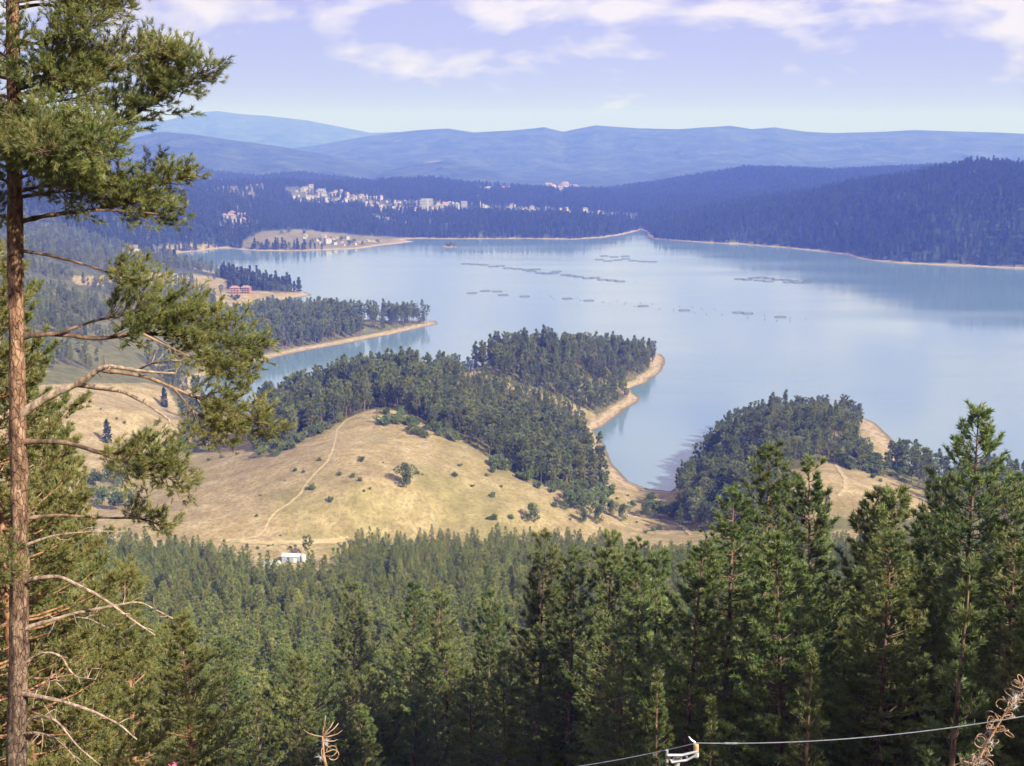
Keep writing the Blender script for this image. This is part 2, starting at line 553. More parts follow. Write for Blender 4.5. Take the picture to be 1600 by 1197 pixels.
def _height(x, y):
    r = _rbf(x, y)
    d = _sd(x, y)
    land = np.maximum(r, 0.25 + 0.05 * np.clip(d, 0, 40)) * sm(-2, 40, d) + (0.1 + 0.085 * np.clip(d, 0, 60)) * (1 - sm(-2, 40, d))
    water = -np.clip(-d * 0.10, 0, 6) - 0.05
    h = np.where(d > 0, land, water)
    # gullies and hummocks
    amp = np.clip((d - 12) / 80, 0, 1) * np.clip(y / 700, 0.4, 5)
    h = h + amp * (4.5 * (fbm(x / 90, y / 90, 4) - 0.5) + 0.9 * (fbm(x / 14, y / 14, 3) - 0.5))
    # the slope the camera stands on
    near = np.interp(y, PROFILE[:, 0], PROFILE[:, 1]) + 0.045 * np.clip(x, -150, 150) * sm(10, 120, y) * (1 - sm(250, 500, y)) + 3.0 * (fbm(x / 30 + 7, y / 30, 4) - 0.5) * sm(15, 70, y) + 0.5 * (fbm(x / 3.1, y / 3.1, 3) - 0.5)
    b = sm(400, 540, y)
    h = near * (1 - b) + h * b
    # far ridges
    f = sm(3300, 4000, y)
    if (y > 3000).any():
        u = x / np.maximum(y, 1)
        far = np.full(x.shape, -1e9)
        for D, wd, U, Z in _rd:
            cz = np.interp(u, U, Z)
            dd = y - D + 0.22 * wd * (fbm(u * 14 + D, u * 0 + 3.3, 3) - 0.5)
            t = np.where(dd < 0, -dd / wd, dd / (wd * 1.2))
            prof = np.exp(-t * t * 1.3)
            sp = 1 - 2 * np.abs(fbm(x / (wd * 0.30) + 3, y / (wd * 0.55) + D, 5) - 0.5)
            k = 12 + (cz - 12) * prof + (cz - 12) * 0.75 * (sp - 0.85) * np.clip(t, 0, 1) * np.exp(-t * 0.8)
            far = np.maximum(far, k)
        h = np.where(y > 3300, np.maximum(h * (1 - sm(4200, 5200, y)) + 15 * sm(4200, 5200, y), far * f + h * (1 - f)), h)
    return h


def height(x, y):
    s = np.shape(x)
    return chunks(_height, x, y, 20000).reshape(s)


def shore_d(x, y):
    s = np.shape(x)
    return chunks(_sd, x, y, 40000).reshape(s)


def ground_at(px, py, y0=430.0, y1=7000.0, n=500):
    """Where the sight lines through photo pixels first meet the terrain."""
    px, py = np.atleast_1d(np.asarray(px, float)), np.atleast_1d(np.asarray(py, float))
    ys = np.geomspace(y0, y1, n)
    d = ray(px, py)
    t = ys[None] / d[:, 1:2]
    X, Z = d[:, 0:1] * t, H + d[:, 2:3] * t
    G = height(X, np.broadcast_to(ys, X.shape))
    below = Z < np.maximum(G, 0)
    k = np.where(below.any(1), below.argmax(1), n - 1)
    k = np.maximum(k, 1)
    i = np.arange(len(px))
    e0, e1 = Z[i, k - 1] - G[i, k - 1], Z[i, k] - G[i, k]
    f = np.clip(e0 / (e0 - e1 + 1e-9), 0, 1)
    y = ys[k - 1] * (1 - f) + ys[k] * f
    x = d[:, 0] / d[:, 1] * y
    return np.stack([x, y, height(x, y)], 1)


# ------------------------------------------------------------------ clearings and woods (photo pixel outlines of the ground)
MEADOW_A = [(180, 735), (270, 708), (360, 705), (425, 700), (470, 687), (510, 668), (545, 652), (585, 637), (620, 640), (655, 660), (720, 688), (765, 712), (800, 738), (850, 760), (900, 772),
            (960, 768), (975, 775), (1035, 786), (1100, 800), (1120, 830), (1090, 860), (960, 852), (880, 845), (560, 868), (520, 900), (400, 892), (340, 868), (230, 850), (60, 835), (-100, 820), (-100, 740)]
MEADOW_L = [(-100, 740), (60, 735), (180, 735), (270, 708), (300, 690), (280, 645), (262, 606), (230, 598), (100, 600), (-100, 610)]
SADDLE = [(645, 590), (690, 572), (728, 571), (752, 592), (705, 590), (660, 602)]
MEADOW_C = [(1232, 735), (1290, 722), (1340, 735), (1390, 745), (1440, 765), (1460, 810), (1250, 812), (1236, 790)]
MEADOW_C2 = [(1338, 690), (1360, 655), (1400, 690), (1418, 715), (1370, 735), (1330, 715)]
CLEAR_D = [(225, 425), (330, 432), (365, 440), (352, 452), (470, 458), (490, 462), (370, 480), (420, 490), (400, 500), (340, 505), (335, 475), (300, 445), (240, 442)]
CLEAR_L = [(110, 432), (240, 428), (300, 445), (240, 450), (120, 445)]
CLEAR_E = [(375, 388), (380, 375), (410, 361), (470, 358), (560, 368), (640, 372), (652, 378), (600, 384), (560, 390)]
CLEAR_S = [(235, 402), (262, 392), (350, 386), (330, 382), (262, 384), (240, 392)]
FAR_CLEAR = [[(280, 284), (330, 279), (425, 287), (410, 302), (290, 306)], [(358, 298), (402, 293), (404, 332), (356, 332)], [(440, 292), (480, 290), (500, 300), (560, 303), (600, 312),
             (740, 318), (740, 336), (600, 336), (560, 326), (460, 320)], [(575, 334), (610, 340), (640, 348), (680, 340), (690, 346), (640, 354), (590, 348)], [(745, 296), (800, 294), (795, 301), (750, 302)],
             [(750, 322), (900, 328), (1000, 335), (995, 345), (900, 343), (750, 335)], [(342, 338), (404, 340), (404, 364), (342, 364)]]
TRACK_GAP = [(735, 574), (792, 600), (862, 622), (925, 648)]


def seg_dist(px, py, pts):
    best = np.full(np.shape(px), 1e9)
    for (ax, ay), (bx, by) in zip(pts[:-1], pts[1:]):
        dx, dy = bx - ax, by - ay
        t = np.clip(((px - ax) * dx + (py - ay) * dy) / (dx * dx + dy * dy), 0, 1)
        best = np.minimum(best, np.hypot(px - ax - t * dx, py - ay - t * dy))
    return best


def zone(x, y, z):
    """0 = open, 1 = slope below the camera, 2 = main peninsula, 3 = second point, 4 = right hill, 5 = left bank, 6 = far shores, 7 = low scrub."""
    px, py = proj(np.stack([x, y, z], -1))
    d = shore_d(x, y)
    o = np.zeros(x.shape, int)
    land = (z > 0.4) & (d > 0)
    near = y < 560
    edge = np.interp(px, [-200, 230, 330, 390, 400, 520, 535, 560, 880, 960, 1000, 1090, 1120, 2000], [868, 872, 884, 905, 922, 922, 890, 862, 862, 868, 885, 885, 870, 850])
    o[near & (py > edge)] = 1
    mid = (~near | (py <= edge)) & land & (y < 1500)
    A = mid & (y >= 480) & (y < 1120) & (px > 395) & (px < 1060) & ~((px > 1000) & (py > 700)) & (d > 9)
    A &= ~in_poly(px, py, MEADOW_A) & ~(in_poly(px, py, SADDLE) & (y < 900)) & ~((px > 728) & (px < 930) & (y < 915) & (np.abs(py - np.interp(px, [728, 792, 862, 930], [572, 600, 622, 650]) - 3) < 6.5)) & (py < 775)
    A &= ~in_poly(px, py, [(938, 700), (960, 690), (1060, 755), (1060, 800), (955, 795), (945, 740)])
    o[A] = 2
    B = mid & (y > 1050) & (px > 330) & (px < 680) & (py < 566) & (d > 11) & ~in_poly(px, py, CLEAR_D)
    o[B & (o == 0)] = 3
    C = mid & (px >= 1060) & (py < 830) & (d > 5) & ~in_poly(px, py, MEADOW_C) & ~in_poly(px, py, MEADOW_C2)
    o[C & (o == 0)] = 4
    Lw = land & (y > 560) & (px < 345) & (y < 2100) & (d > 8) & ~in_poly(px, py, MEADOW_A) & ~in_poly(px, py, MEADOW_L) & ~in_poly(px, py, CLEAR_D) & ~in_poly(px, py, CLEAR_L) & ~in_poly(px, py, CLEAR_S)
    o[Lw & (o == 0)] = 5
    Fr = land & (y > 1500) & (o == 0) & (d > 6) & ~in_poly(px, py, CLEAR_E) & ~in_poly(px, py, CLEAR_D) & ~in_poly(px, py, CLEAR_L) & ~in_poly(px, py, CLEAR_S)
    for i, c in enumerate(FAR_CLEAR):
        Fr &= ~(in_poly(px, py, c) & (y > 2300) & (fbm(x / 21 + 5, y / 21, 2) < (0.52 if i in (0, 1, 6) else 0.71)))
    o[Fr & (np.hypot(x - ISLE[0], y - ISLE[1]) > 60)] = 6
    return o


# ------------------------------------------------------------------ ground sheet (fine where the photograph looks, coarse elsewhere)
_az = np.unique(np.concatenate([np.linspace(-180, -34, 24), np.linspace(-34, -23, 30), np.linspace(-23, 23, 470), np.linspace(23, 34, 30), np.linspace(34, 180, 24)]))
_az = np.radians(_az)
_rr = np.unique(np.concatenate([np.linspace(0.4, 12, 22), np.geomspace(12, 430, 150), np.linspace(430, 1300, 240), np.geomspace(1300, 4600, 150), np.geomspace(4600, 18500, 130)]))
_RR, _AZ = np.meshgrid(_rr, _az[:-1], indexing='ij')
_GX, _GY = _RR * np.sin(_AZ), _RR * np.cos(_AZ)
_wild = np.abs(_AZ) > math.radians(60)
_gy_eval = np.where(_wild & (_GY > 0), _GY, _GY)
_GZ = height(_GX, np.clip(_gy_eval, -400, None))
_nr, _na = _GX.shape
_V = np.stack([_GX, _GY, _GZ], -1).reshape(-1, 3)
_V = np.concatenate([_V, [[0, 0, 178.2]]])
_i = np.arange(_nr - 1)[:, None] * _na
_j = np.arange(_na)[None]
_k = (_j + 1) % _na
_Q = np.stack([_i + _j, _i + _k, _i + _na + _k, _i + _na + _j], -1).reshape(-1, 4)


def ground_mat():
    m, nt, b, N, L = mat_new('ground')
    geo = N('ShaderNodeNewGeometry')
    at = N('ShaderNodeAttribute')
    at.attribute_name = 'forest'
    sep = N('ShaderNodeSeparateXYZ')
    L(geo.outputs['Position'], sep.inputs[0])

    def noise(scale, detail, vec=None, rough=0.55):
        n = N('ShaderNodeTexNoise')
        n.inputs['Scale'].default_value = scale
        n.inputs['Detail'].default_value = detail
        n.inputs['Roughness'].default_value = rough
        L(vec or geo.outputs['Position'], n.inputs['Vector'])
        return n

    def ramp(src, *stops):
        r = N('ShaderNodeValToRGB')
        e = r.color_ramp.elements
        e[0].position, e[0].color = stops[0][0], (*stops[0][1], 1)
        e[1].position, e[1].color = stops[-1][0], (*stops[-1][1], 1)
        for p, c in stops[1:-1]:
            x = e.new(p)
            x.color = (*c, 1)
        L(src, r.inputs['Fac'])
        return r.outputs['Color']

    def mix(f, a, c):
        x = N('ShaderNodeMixRGB')
        if isinstance(f, float):
            x.inputs['Fac'].default_value = f
        else:
            L(f, x.inputs['Fac'])
        for s, v in (('Color1', a), ('Color2', c)):
            if isinstance(v, tuple):
                x.inputs[s].default_value = (*v, 1)
            else:
                L(v, x.inputs[s])
        return x.outputs['Color']

    def rng_(src, a, c, lo=0.0, hi=1.0):
        x = N('ShaderNodeMapRange')
        x.inputs['From Min'].default_value, x.inputs['From Max'].default_value = a, c
        x.inputs['To Min'].default_value, x.inputs['To Max'].default_value = lo, hi
        L(src, x.inputs['Value'])
        return x.outputs['Result']
    n_big = noise(0.018, 5)
    n_mid = noise(0.11, 6)
    n_fine = noise(0.55, 9, rough=0.75)
    dry = ramp(n_mid.outputs['Fac'], (0.30, (0.235, 0.172, 0.088)), (0.5, (0.325, 0.247, 0.135)), (0.70, (0.43, 0.34, 0.205)))
    green = ramp(n_mid.outputs['Fac'], (0.3, (0.16, 0.152, 0.058)), (0.7, (0.25, 0.215, 0.085)))
    g = mix(rng_(n_big.outputs['Fac'], 0.48, 0.68, 0.0, 0.8), dry, green)
    spk = rng_(n_fine.outputs['Fac'], 0.44, 0.66, 0.0, 0.85)
    g = mix(spk, g, (0.13, 0.098, 0.045))
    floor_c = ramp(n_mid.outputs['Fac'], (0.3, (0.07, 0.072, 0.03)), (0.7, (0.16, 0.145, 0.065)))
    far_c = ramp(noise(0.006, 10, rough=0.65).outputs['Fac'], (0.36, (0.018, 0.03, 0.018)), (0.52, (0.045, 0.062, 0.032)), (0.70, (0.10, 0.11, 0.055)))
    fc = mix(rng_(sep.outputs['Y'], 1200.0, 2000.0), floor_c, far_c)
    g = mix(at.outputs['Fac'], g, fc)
    # bare drawdown shore: pale sand and gravel in level strandlines
    wv = N('ShaderNodeMath')
    wv.operation = 'MULTIPLY_ADD'
    L(n_mid.outputs['Fac'], wv.inputs[0])
    wv.inputs[1].default_value = 2.2
    L(sep.outputs['Z'], wv.inputs[2])
    sn = N('ShaderNodeMath')
    sn.operation = 'SINE'
    s9 = N('ShaderNodeMath')
    s9.operation = 'MULTIPLY'
    s9.inputs[1].default_value = 9.0
    L(wv.outputs[0], s9.inputs[0])
    L(s9.outputs[0], sn.inputs[0])
    sand = mix(rng_(sn.outputs[0], -0.4, 1.0, 0.0, 0.85), (0.38, 0.295, 0.20), (0.23, 0.172, 0.11))
    sand = mix(rng_(n_fine.outputs['Fac'], 0.5, 0.7, 0.0, 0.4), sand, (0.21, 0.155, 0.095))
    sand = mix(rng_(sep.outputs['Z'], 0.18, 0.42, 0.8, 0.0), sand, (0.10, 0.08, 0.055))
    bm = rng_(wv.outputs[0], 1.9, 2.9, 1.0, 0.0)
    g = mix(bm, g, sand)
    L(g, b.inputs['Base Color'])
    b.inputs['Roughness'].default_value = 0.95
    b.inputs['Specular IOR Level'].default_value = 0.1
    bp = N('ShaderNodeBump')
    bp.inputs['Strength'].default_value = 0.6
    bp.inputs['Distance'].default_value = 0.5
    L(n_fine.outputs['Fac'], bp.inputs['Height'])
    bp2 = N('ShaderNodeBump')
    bp2.inputs['Distance'].default_value = 60.0
    L(rng_(sep.outputs['Y'], 3600.0, 5200.0, 0.0, 0.9), bp2.inputs['Strength'])
    L(noise(0.014, 8, rough=0.62).outputs['Fac'], bp2.inputs['Height'])
    L(bp.outputs['Normal'], bp2.inputs['Normal'])
    L(bp2.outputs['Normal'], b.inputs['Normal'])
    return m


M['ground'] = ground_mat()
_me = mesh_np('ground', _V, _Q, M['ground'], smooth=True)
_zn = np.zeros(len(_V))
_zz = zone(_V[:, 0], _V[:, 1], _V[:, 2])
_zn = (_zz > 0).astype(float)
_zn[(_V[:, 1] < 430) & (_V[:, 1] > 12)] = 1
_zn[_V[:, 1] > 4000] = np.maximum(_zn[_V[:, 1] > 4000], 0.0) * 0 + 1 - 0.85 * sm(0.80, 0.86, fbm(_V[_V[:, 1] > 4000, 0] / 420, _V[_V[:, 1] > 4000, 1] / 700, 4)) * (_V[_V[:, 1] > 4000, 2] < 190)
_pp = proj(_V)
for _cl, _v in ((FAR_CLEAR[2], 0.8), (FAR_CLEAR[5], 0.8), (CLEAR_E, 0.45), (FAR_CLEAR[3], 0.5), (FAR_CLEAR[6], 0.65), (FAR_CLEAR[0], 0.5), (FAR_CLEAR[1], 0.5)):
    _zn[in_poly(_pp[0], _pp[1], _cl) & (_V[:, 1] > 2100)] = _v
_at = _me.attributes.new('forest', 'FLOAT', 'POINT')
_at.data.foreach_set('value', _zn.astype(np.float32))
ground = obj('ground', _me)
tag(ground, 'sloping hillside, dry meadows and far mountain ridges around the lake', kind='structure')


# ------------------------------------------------------------------ water
def water_mat():
    m, nt, b, N, L = mat_new('lake_water')
    geo = N('ShaderNodeNewGeometry')
    mp = N('ShaderNodeMapping')
    mp.inputs['Scale'].default_value = (0.35, 1.0, 1.0)
    L(geo.outputs['Position'], mp.inputs['Vector'])
    n = N('ShaderNodeTexNoise')
    n.inputs['Scale'].default_value = 0.9
    n.inputs['Detail'].default_value = 4
    L(mp.outputs['Vector'], n.inputs['Vector'])
    mp2 = N('ShaderNodeMapping')
    mp2.inputs['Scale'].default_value = (0.0016, 0.0065, 1.0)
    mp2.inputs['Rotation'].default_value = (0, 0, 0.12)
    L(geo.outputs['Position'], mp2.inputs['Vector'])
    n2 = N('ShaderNodeTexNoise')
    n2.inputs['Scale'].default_value = 1.0
    n2.inputs['Detail'].default_value = 6
    n2.inputs['Roughness'].default_value = 0.6
    L(mp2.outputs['Vector'], n2.inputs['Vector'])
    r = N('ShaderNodeMapRange')
    r.inputs['From Min'].default_value, r.inputs['From Max'].default_value = 0.35, 0.68
    r.inputs['To Min'].default_value, r.inputs['To Max'].default_value = 0.06, 0.16
    L(n2.outputs['Fac'], r.inputs['Value'])
    L(r.outputs['Result'], b.inputs['Roughness'])
    s = N('ShaderNodeMapRange')
    s.inputs['From Min'].default_value, s.inputs['From Max'].default_value = 0.35, 0.68
    s.inputs['To Min'].default_value, s.inputs['To Max'].default_value = 0.012, 0.03
    L(n2.outputs['Fac'], s.inputs['Value'])
    bp = N('ShaderNodeBump')
    bp.inputs['Distance'].default_value = 0.6
    L(s.outputs['Result'], bp.inputs['Strength'])
    L(n.outputs['Fac'], bp.inputs['Height'])
    L(bp.outputs['Normal'], b.inputs['Normal'])
    b.inputs['Base Color'].default_value = (0.13, 0.205, 0.28, 1)
    b.inputs['IOR'].default_value = 1.55
    b.inputs['Specular IOR Level'].default_value = 0.5
    return m


M['water'] = water_mat()
_wb = MB()
_wb.add([(-1200, 560, 0), (2600, 560, 0), (2600, 3400, 0), (-1200, 3400, 0)], [(0, 1, 2, 3)])
lake = _wb.build('lake_water', M['water'])
tag(lake, 'calm pale blue reservoir filling the valley', kind='structure')


# ------------------------------------------------------------------ haze over the valley
def build_haze():
    m = bpy.data.materials.new('haze')
    m.use_nodes = True
    nt = m.node_tree
    nt.nodes.clear()
    out = nt.nodes.new('ShaderNodeOutputMaterial')
    v = nt.nodes.new('ShaderNodeVolumePrincipled')
    v.inputs['Color'].default_value = (0.098, 0.165, 0.75, 1)
    v.inputs['Absorption Color'].default_value = (1, 1, 0, 1)
    v.inputs['Density'].default_value = 2.15e-4
    v.inputs['Anisotropy'].default_value = 0.0
    nt.links.new(v.outputs['Volume'], out.inputs['Volume'])
    b = MB()
    b.box(-19500, 19500, -19400, 19600, -14, 620)
    o = b.build('haze', m)
    tag(o, 'pale blue summer haze lying over the valley', kind='stuff')


build_haze()
# ------------------------------------------------------------------ tree models
def blades(P, D, k, Ln, Wd, spread, g, back=0.0):
    """k thin needle blades fanned round each shoot: P positions, D directions."""
    n = len(P)
    P = np.repeat(P, k, 0)
    D = np.repeat(D, k, 0)
    R = g.normal(size=(n * k, 3))
    R -= (R * D).sum(1, keepdims=True) * D
    R /= np.linalg.norm(R, axis=1, keepdims=True) + 1e-9
    s = spread * (0.35 + 0.65 * g.random((n * k, 1)))
    T = D * np.cos(s) + R * np.sin(s)
    ln = Ln * (0.7 + 0.6 * g.random((n * k, 1)))
    S = np.cross(T, g.normal(size=(n * k, 3)))
    S /= np.linalg.norm(S, axis=1, keepdims=True) + 1e-9
    B = P - D * (back * g.random((n * k, 1)))
    w = Wd * (0.7 + 0.6 * g.random((n * k, 1)))
    V = np.stack([B - S * w * 0.5, B + S * w * 0.5, B + T * ln], 1).reshape(-1, 3)
    return V, np.arange(len(V)).reshape(-1, 3)


def cat_mesh(parts):
    V, Fc, n = [], [], 0
    for v, f in parts:
        V.append(v)
        Fc.append(np.asarray(f) + n)
        n += len(v)
    return np.concatenate(V), np.concatenate(Fc)


def unit(v):
    return v / (np.linalg.norm(v, axis=-1, keepdims=True) + 1e-9)


def conifer(seed, h=20.0, base=0.25, R=2.6, whorl=0.55, per=6, twigs=9, k=10, Ln=0.30, Wd=0.035, spread=0.9, shape='cone', droop=0.15, up=0.5, sides=7, lean=0.02, dens=1.0, sticks=True, tr=0.011, gap=0.12):
    """A pine or spruce: tapered trunk with whorls of limbs, side twigs and needle shoots. Returns trunk and crown arrays."""
    g = np.random.default_rng(seed)
    zz = np.linspace(0, 1, 9)
    bend = np.cumsum(g.normal(0, 0.02, (9, 2)), 0) * h * 0.12 * zz[:, None]
    ax = np.c_[bend + zz[:, None] ** 1.2 * h * lean * g.normal(size=(1, 2)), zz * h]
    rad = h * tr * (1 - zz) ** 0.85 + 0.012
    rad[0] *= 1.35
    trunk = [tube_np(ax, rad, sides)]
    P, D = [], []
    z = h * base
    n_w = 0
    while z < h - 0.25:
        t = (h - z) / (h * (1 - base))                # 0 top .. 1 crown base
        if shape == 'cone':
            r = R * (0.08 + 0.97 * t ** 0.66) * (1 - 0.35 * max(0, t - 0.8) / 0.2)
        elif shape == 'round':
            r = R * math.sqrt(max(0.02, 1 - abs(2 * (t ** 0.8) - 0.95) ** 2.2))
        else:                                          # spire
            r = R * (0.06 + 0.98 * t)
        nb = max(3, int(per * (0.6 + 0.6 * t) + g.random()))
        a0 = g.random() * 6.28
        c = np.array([np.interp(z, ax[:, 2], ax[:, 0]), np.interp(z, ax[:, 2], ax[:, 1])])
        for b in range(nb):
            if g.random() < gap:
                continue
            a = a0 + b * 6.283 / nb + g.normal(0, 0.22)
            ln = r * g.uniform(0.5, 1.25)
            el0 = up * (1 - t) + 0.05 - droop * t + g.normal(0, 0.08)
            m = 5
            s = np.linspace(0, 1, m)
            horiz = s * ln * math.cos(el0)
            vert = s * ln * math.sin(el0) + ln * (0.22 * s * s - droop * 0.6 * s * (1 - s) * 2)
            br = np.c_[c[0] + horiz * math.cos(a), c[1] + horiz * math.sin(a), z + g.normal(0, 0.1) + vert]
            if sticks and ln > 0.5:
                trunk.append(tube_np(br, np.interp(s, [0, 1], [0.012 + 0.011 * ln, 0.006]), 4))
            nt_ = max(2, int(twigs * dens * (0.35 + ln / R)))
            f = np.sqrt(g.uniform(0.10, 1.0, nt_))
            f[0] = 1.0
            pos = np.stack([np.interp(f, s, br[:, i]) for i in range(3)], 1)
            tang = unit(np.stack([np.interp(f, s, np.gradient(br[:, i])) for i in range(3)], 1))
            side = np.array([-math.sin(a), math.cos(a), 0.0])
            sg = g.choice([-1, 1], nt_)[:, None] * g.uniform(0.1, 1.0, (nt_, 1))
            off = side[None] * sg + tang * g.uniform(0.2, 0.9, (nt_, 1)) + np.array([0, 0, 1]) * g.normal(0.12, 0.22, (nt_, 1))
            tl = ln * 0.34 * (1.15 - f)[:, None] * g.uniform(0.5, 1.2, (nt_, 1)) + 0.1
            p = pos + unit(off) * tl
            d = unit(unit(off) * 0.8 + tang * 0.4 + np.array([0, 0, 0.45]))
            P.append(p)
            D.append(d)
            half = g.random(nt_) < 0.6
            P.append(pos[half] + unit(off[half]) * tl[half] * 0.5)
            D.append(d[half])
        z += whorl * g.uniform(0.75, 1.25) * (0.75 + 0.35 * t)
        n_w += 1
    top = np.array([[ax[-1, 0], ax[-1, 1], h - 0.1 - 0.16 * i] for i in range(5)])
    P.append(top)
    D.append(unit(np.tile([0, 0, 1.0], (5, 1)) + g.normal(0, 0.15, (5, 3))))
    P, D = np.concatenate(P), np.concatenate(D)
    crown = blades(P, D, k, Ln, Wd, spread, g, back=Ln * 0.5)
    return cat_mesh(trunk), crown


def leafy(seed, h=6.0, R=2.6, n=260, k=6, Ln=0.5, Wd=0.4, squash=1.0, trunk=True):
    """A rounded broadleaf tree or bush: leaf clumps spread through several lobes."""
    g = np.random.default_rng(seed)
    nl = 9
    c = g.normal(size=(nl, 3)) * np.array([R * 0.42, R * 0.42, h * 0.18]) + np.array([0, 0, h * 0.56])
    lr = g.uniform(0.32, 0.58, nl) * R
    i = g.integers(0, nl, n)
    d = unit(g.normal(size=(n, 3)))
    rr = lr[i] * g.uniform(0.55, 1.05, n)
    P = c[i] + d * rr[:, None] * np.array([1, 1, 0.85 * squash])
    P[:, 2] = np.clip(P[:, 2], 0.15 * min(1, h / 4), None)
    cr = blades(P, unit(d + np.array([0, 0, 0.3])), k, Ln, Wd, 1.25, g, back=Ln * 0.6)
    tr = [tube_np(np.array([[0, 0, 0], [0.05, 0, h * 0.3], [0.02, 0.05, h * 0.62]]), np.array([0.05, 0.035, 0.012]) * R * 0.55, 6)]
    for j in range(4):
        tr.append(tube_np(np.array([[0, 0, h * 0.22], c[j] * 0.55 + np.array([0, 0, h * 0.14]), c[j]]), np.array([0.025, 0.018, 0.006]) * R * 0.55, 5))
    return cat_mesh(tr), cr


def tri(q):
    q = np.asarray(q)
    return q if q.shape[1] == 3 else np.concatenate([q[:, [0, 1, 2]], q[:, [0, 2, 3]]])


def as_one(name, model, m_tr, m_cr):
    """Trunk and crown in one mesh, for woods too far away to count."""
    (tv, tq), (cv, ct) = model
    V, Fc = cat_mesh([(tv, tri(tq)), (cv, ct)])
    mi = np.r_[np.zeros(len(tri(tq))), np.ones(len(ct))]
    me = mesh_np(name, V, Fc, mats=[m_tr, m_cr], mi=mi)
    return bpy.data.objects.new(name, me)          # never linked to the scene: only a source for scattering


def as_two(name, model, m_tr, m_cr):
    (tv, tq), (cv, ct) = model
    return mesh_np(name + '_trunk', tv, tq, m_tr, smooth=True), mesh_np(name + '_crown', cv, ct, m_cr)


def scatter(name, pts, rot, scl, idx, sources):
    """One object of kind stuff that draws a copy of a source tree on each of its points."""
    me = bpy.data.meshes.new(name)
    me.vertices.add(len(pts))
    me.vertices.foreach_set('co', np.asarray(pts, np.float32).ravel())
    for nm, ty, dat in (('rot', 'FLOAT', rot), ('scl', 'FLOAT', scl), ('idx', 'INT', idx)):
        a = me.attributes.new(nm, ty, 'POINT')
        a.data.foreach_set('value', np.asarray(dat, np.float32 if ty == 'FLOAT' else np.int32))
    o = obj(name, me)
    gr = bpy.data.node_groups.new(name, 'GeometryNodeTree')
    gr.interface.new_socket('Geometry', in_out='INPUT', socket_type='NodeSocketGeometry')
    gr.interface.new_socket('Geometry', in_out='OUTPUT', socket_type='NodeSocketGeometry')
    N, L = gr.nodes.new, gr.links.new
    gi, go = N('NodeGroupInput'), N('NodeGroupOutput')
    ip = N('GeometryNodeInstanceOnPoints')
    ip.inputs['Pick Instance'].default_value = True
    j = N('GeometryNodeJoinGeometry')
    for s in sources:
        oi = N('GeometryNodeObjectInfo')
        oi.inputs['Object'].default_value = s
        gti = N('GeometryNodeGeometryToInstance')
        L(oi.outputs['Geometry'], gti.inputs[0])
        L(gti.outputs[0], j.inputs[0])

    def named(n, t):
        a = N('GeometryNodeInputNamedAttribute')
        a.data_type = t
        a.inputs['Name'].default_value = n
        return next(s for s in a.outputs if s.name == 'Attribute' and s.enabled)
    cx = N('ShaderNodeCombineXYZ')
    L(named('rot', 'FLOAT'), cx.inputs['Z'])
    L(gi.outputs[0], ip.inputs['Points'])
    L(j.outputs[0], ip.inputs['Instance'])
    L(named('idx', 'INT'), ip.inputs['Instance Index'])
    e2r = N('FunctionNodeEulerToRotation')
    L(cx.outputs[0], e2r.inputs[0])
    L(e2r.outputs[0], ip.inputs['Rotation'])
    L(named('scl', 'FLOAT'), ip.inputs['Scale'])
    L(ip.outputs[0], go.inputs[0])
    md = o.modifiers.new('scatter', 'NODES')
    md.node_group = gr
    o['kind'] = 'stuff'
    return o


def jitter_grid(x0, x1, y0, y1, step, g):
    X, Y = np.meshgrid(np.arange(x0, x1, step), np.arange(y0, y1, step))
    X, Y = X.ravel(), Y.ravel()
    return X + g.uniform(-0.46, 0.46, len(X)) * step, Y + g.uniform(-0.46, 0.46, len(X)) * step


# sources
NEAR = [conifer(11 + i, h=h, base=b, R=r, whorl=0.44, per=7, twigs=15, k=13, Ln=0.24, Wd=0.042, spread=1.0, lean=0.03, droop=dr, up=0.55, gap=0.16)
        for i, (h, b, r, dr) in enumerate([(20, 0.16, 3.3, 0.15), (19, 0.22, 2.9, 0.25), (22, 0.20, 3.6, 0.2), (17, 0.10, 3.0, 0.1), (21, 0.28, 3.2, 0.3), (15, 0.06, 2.8, 0.05), (23, 0.30, 3.6, 0.25)])]
NEAR += [conifer(25 + i, h=h, base=b, R=r, whorl=w, per=p, twigs=15, k=13, Ln=0.24, Wd=0.042, spread=1.0, lean=0.07, droop=dr, up=0.6, gap=gp, shape=sp)
         for i, (h, b, r, dr, w, p, gp, sp) in enumerate([(19, 0.30, 3.2, 0.2, 0.6, 5, 0.34, 'cone'), (17, 0.34, 3.0, 0.3, 0.5, 6, 0.2, 'round'), (21, 0.22, 3.3, 0.1, 0.7, 6, 0.28, 'cone')])]
NEAR_MESH = [as_two('pine', m, M['bark'], M['pine_near']) for m in NEAR]
NEAR_H = [20, 19, 22, 17, 21, 15, 23, 19, 17, 21]
MID = [as_one('pine_mid', conifer(31 + i, h=h, base=b, R=r, whorl=0.75, per=6, twigs=8, k=8, Ln=0.48, Wd=0.12, spread=1.0, lean=0.03, sticks=False, sides=5, gap=0.14), M['bark'], M['pine_mid'])
       for i, (h, b, r) in enumerate([(18, 0.12, 3.0), (17, 0.15, 2.7), (20, 0.2, 3.1), (15, 0.08, 2.7), (19, 0.2, 2.9)])]
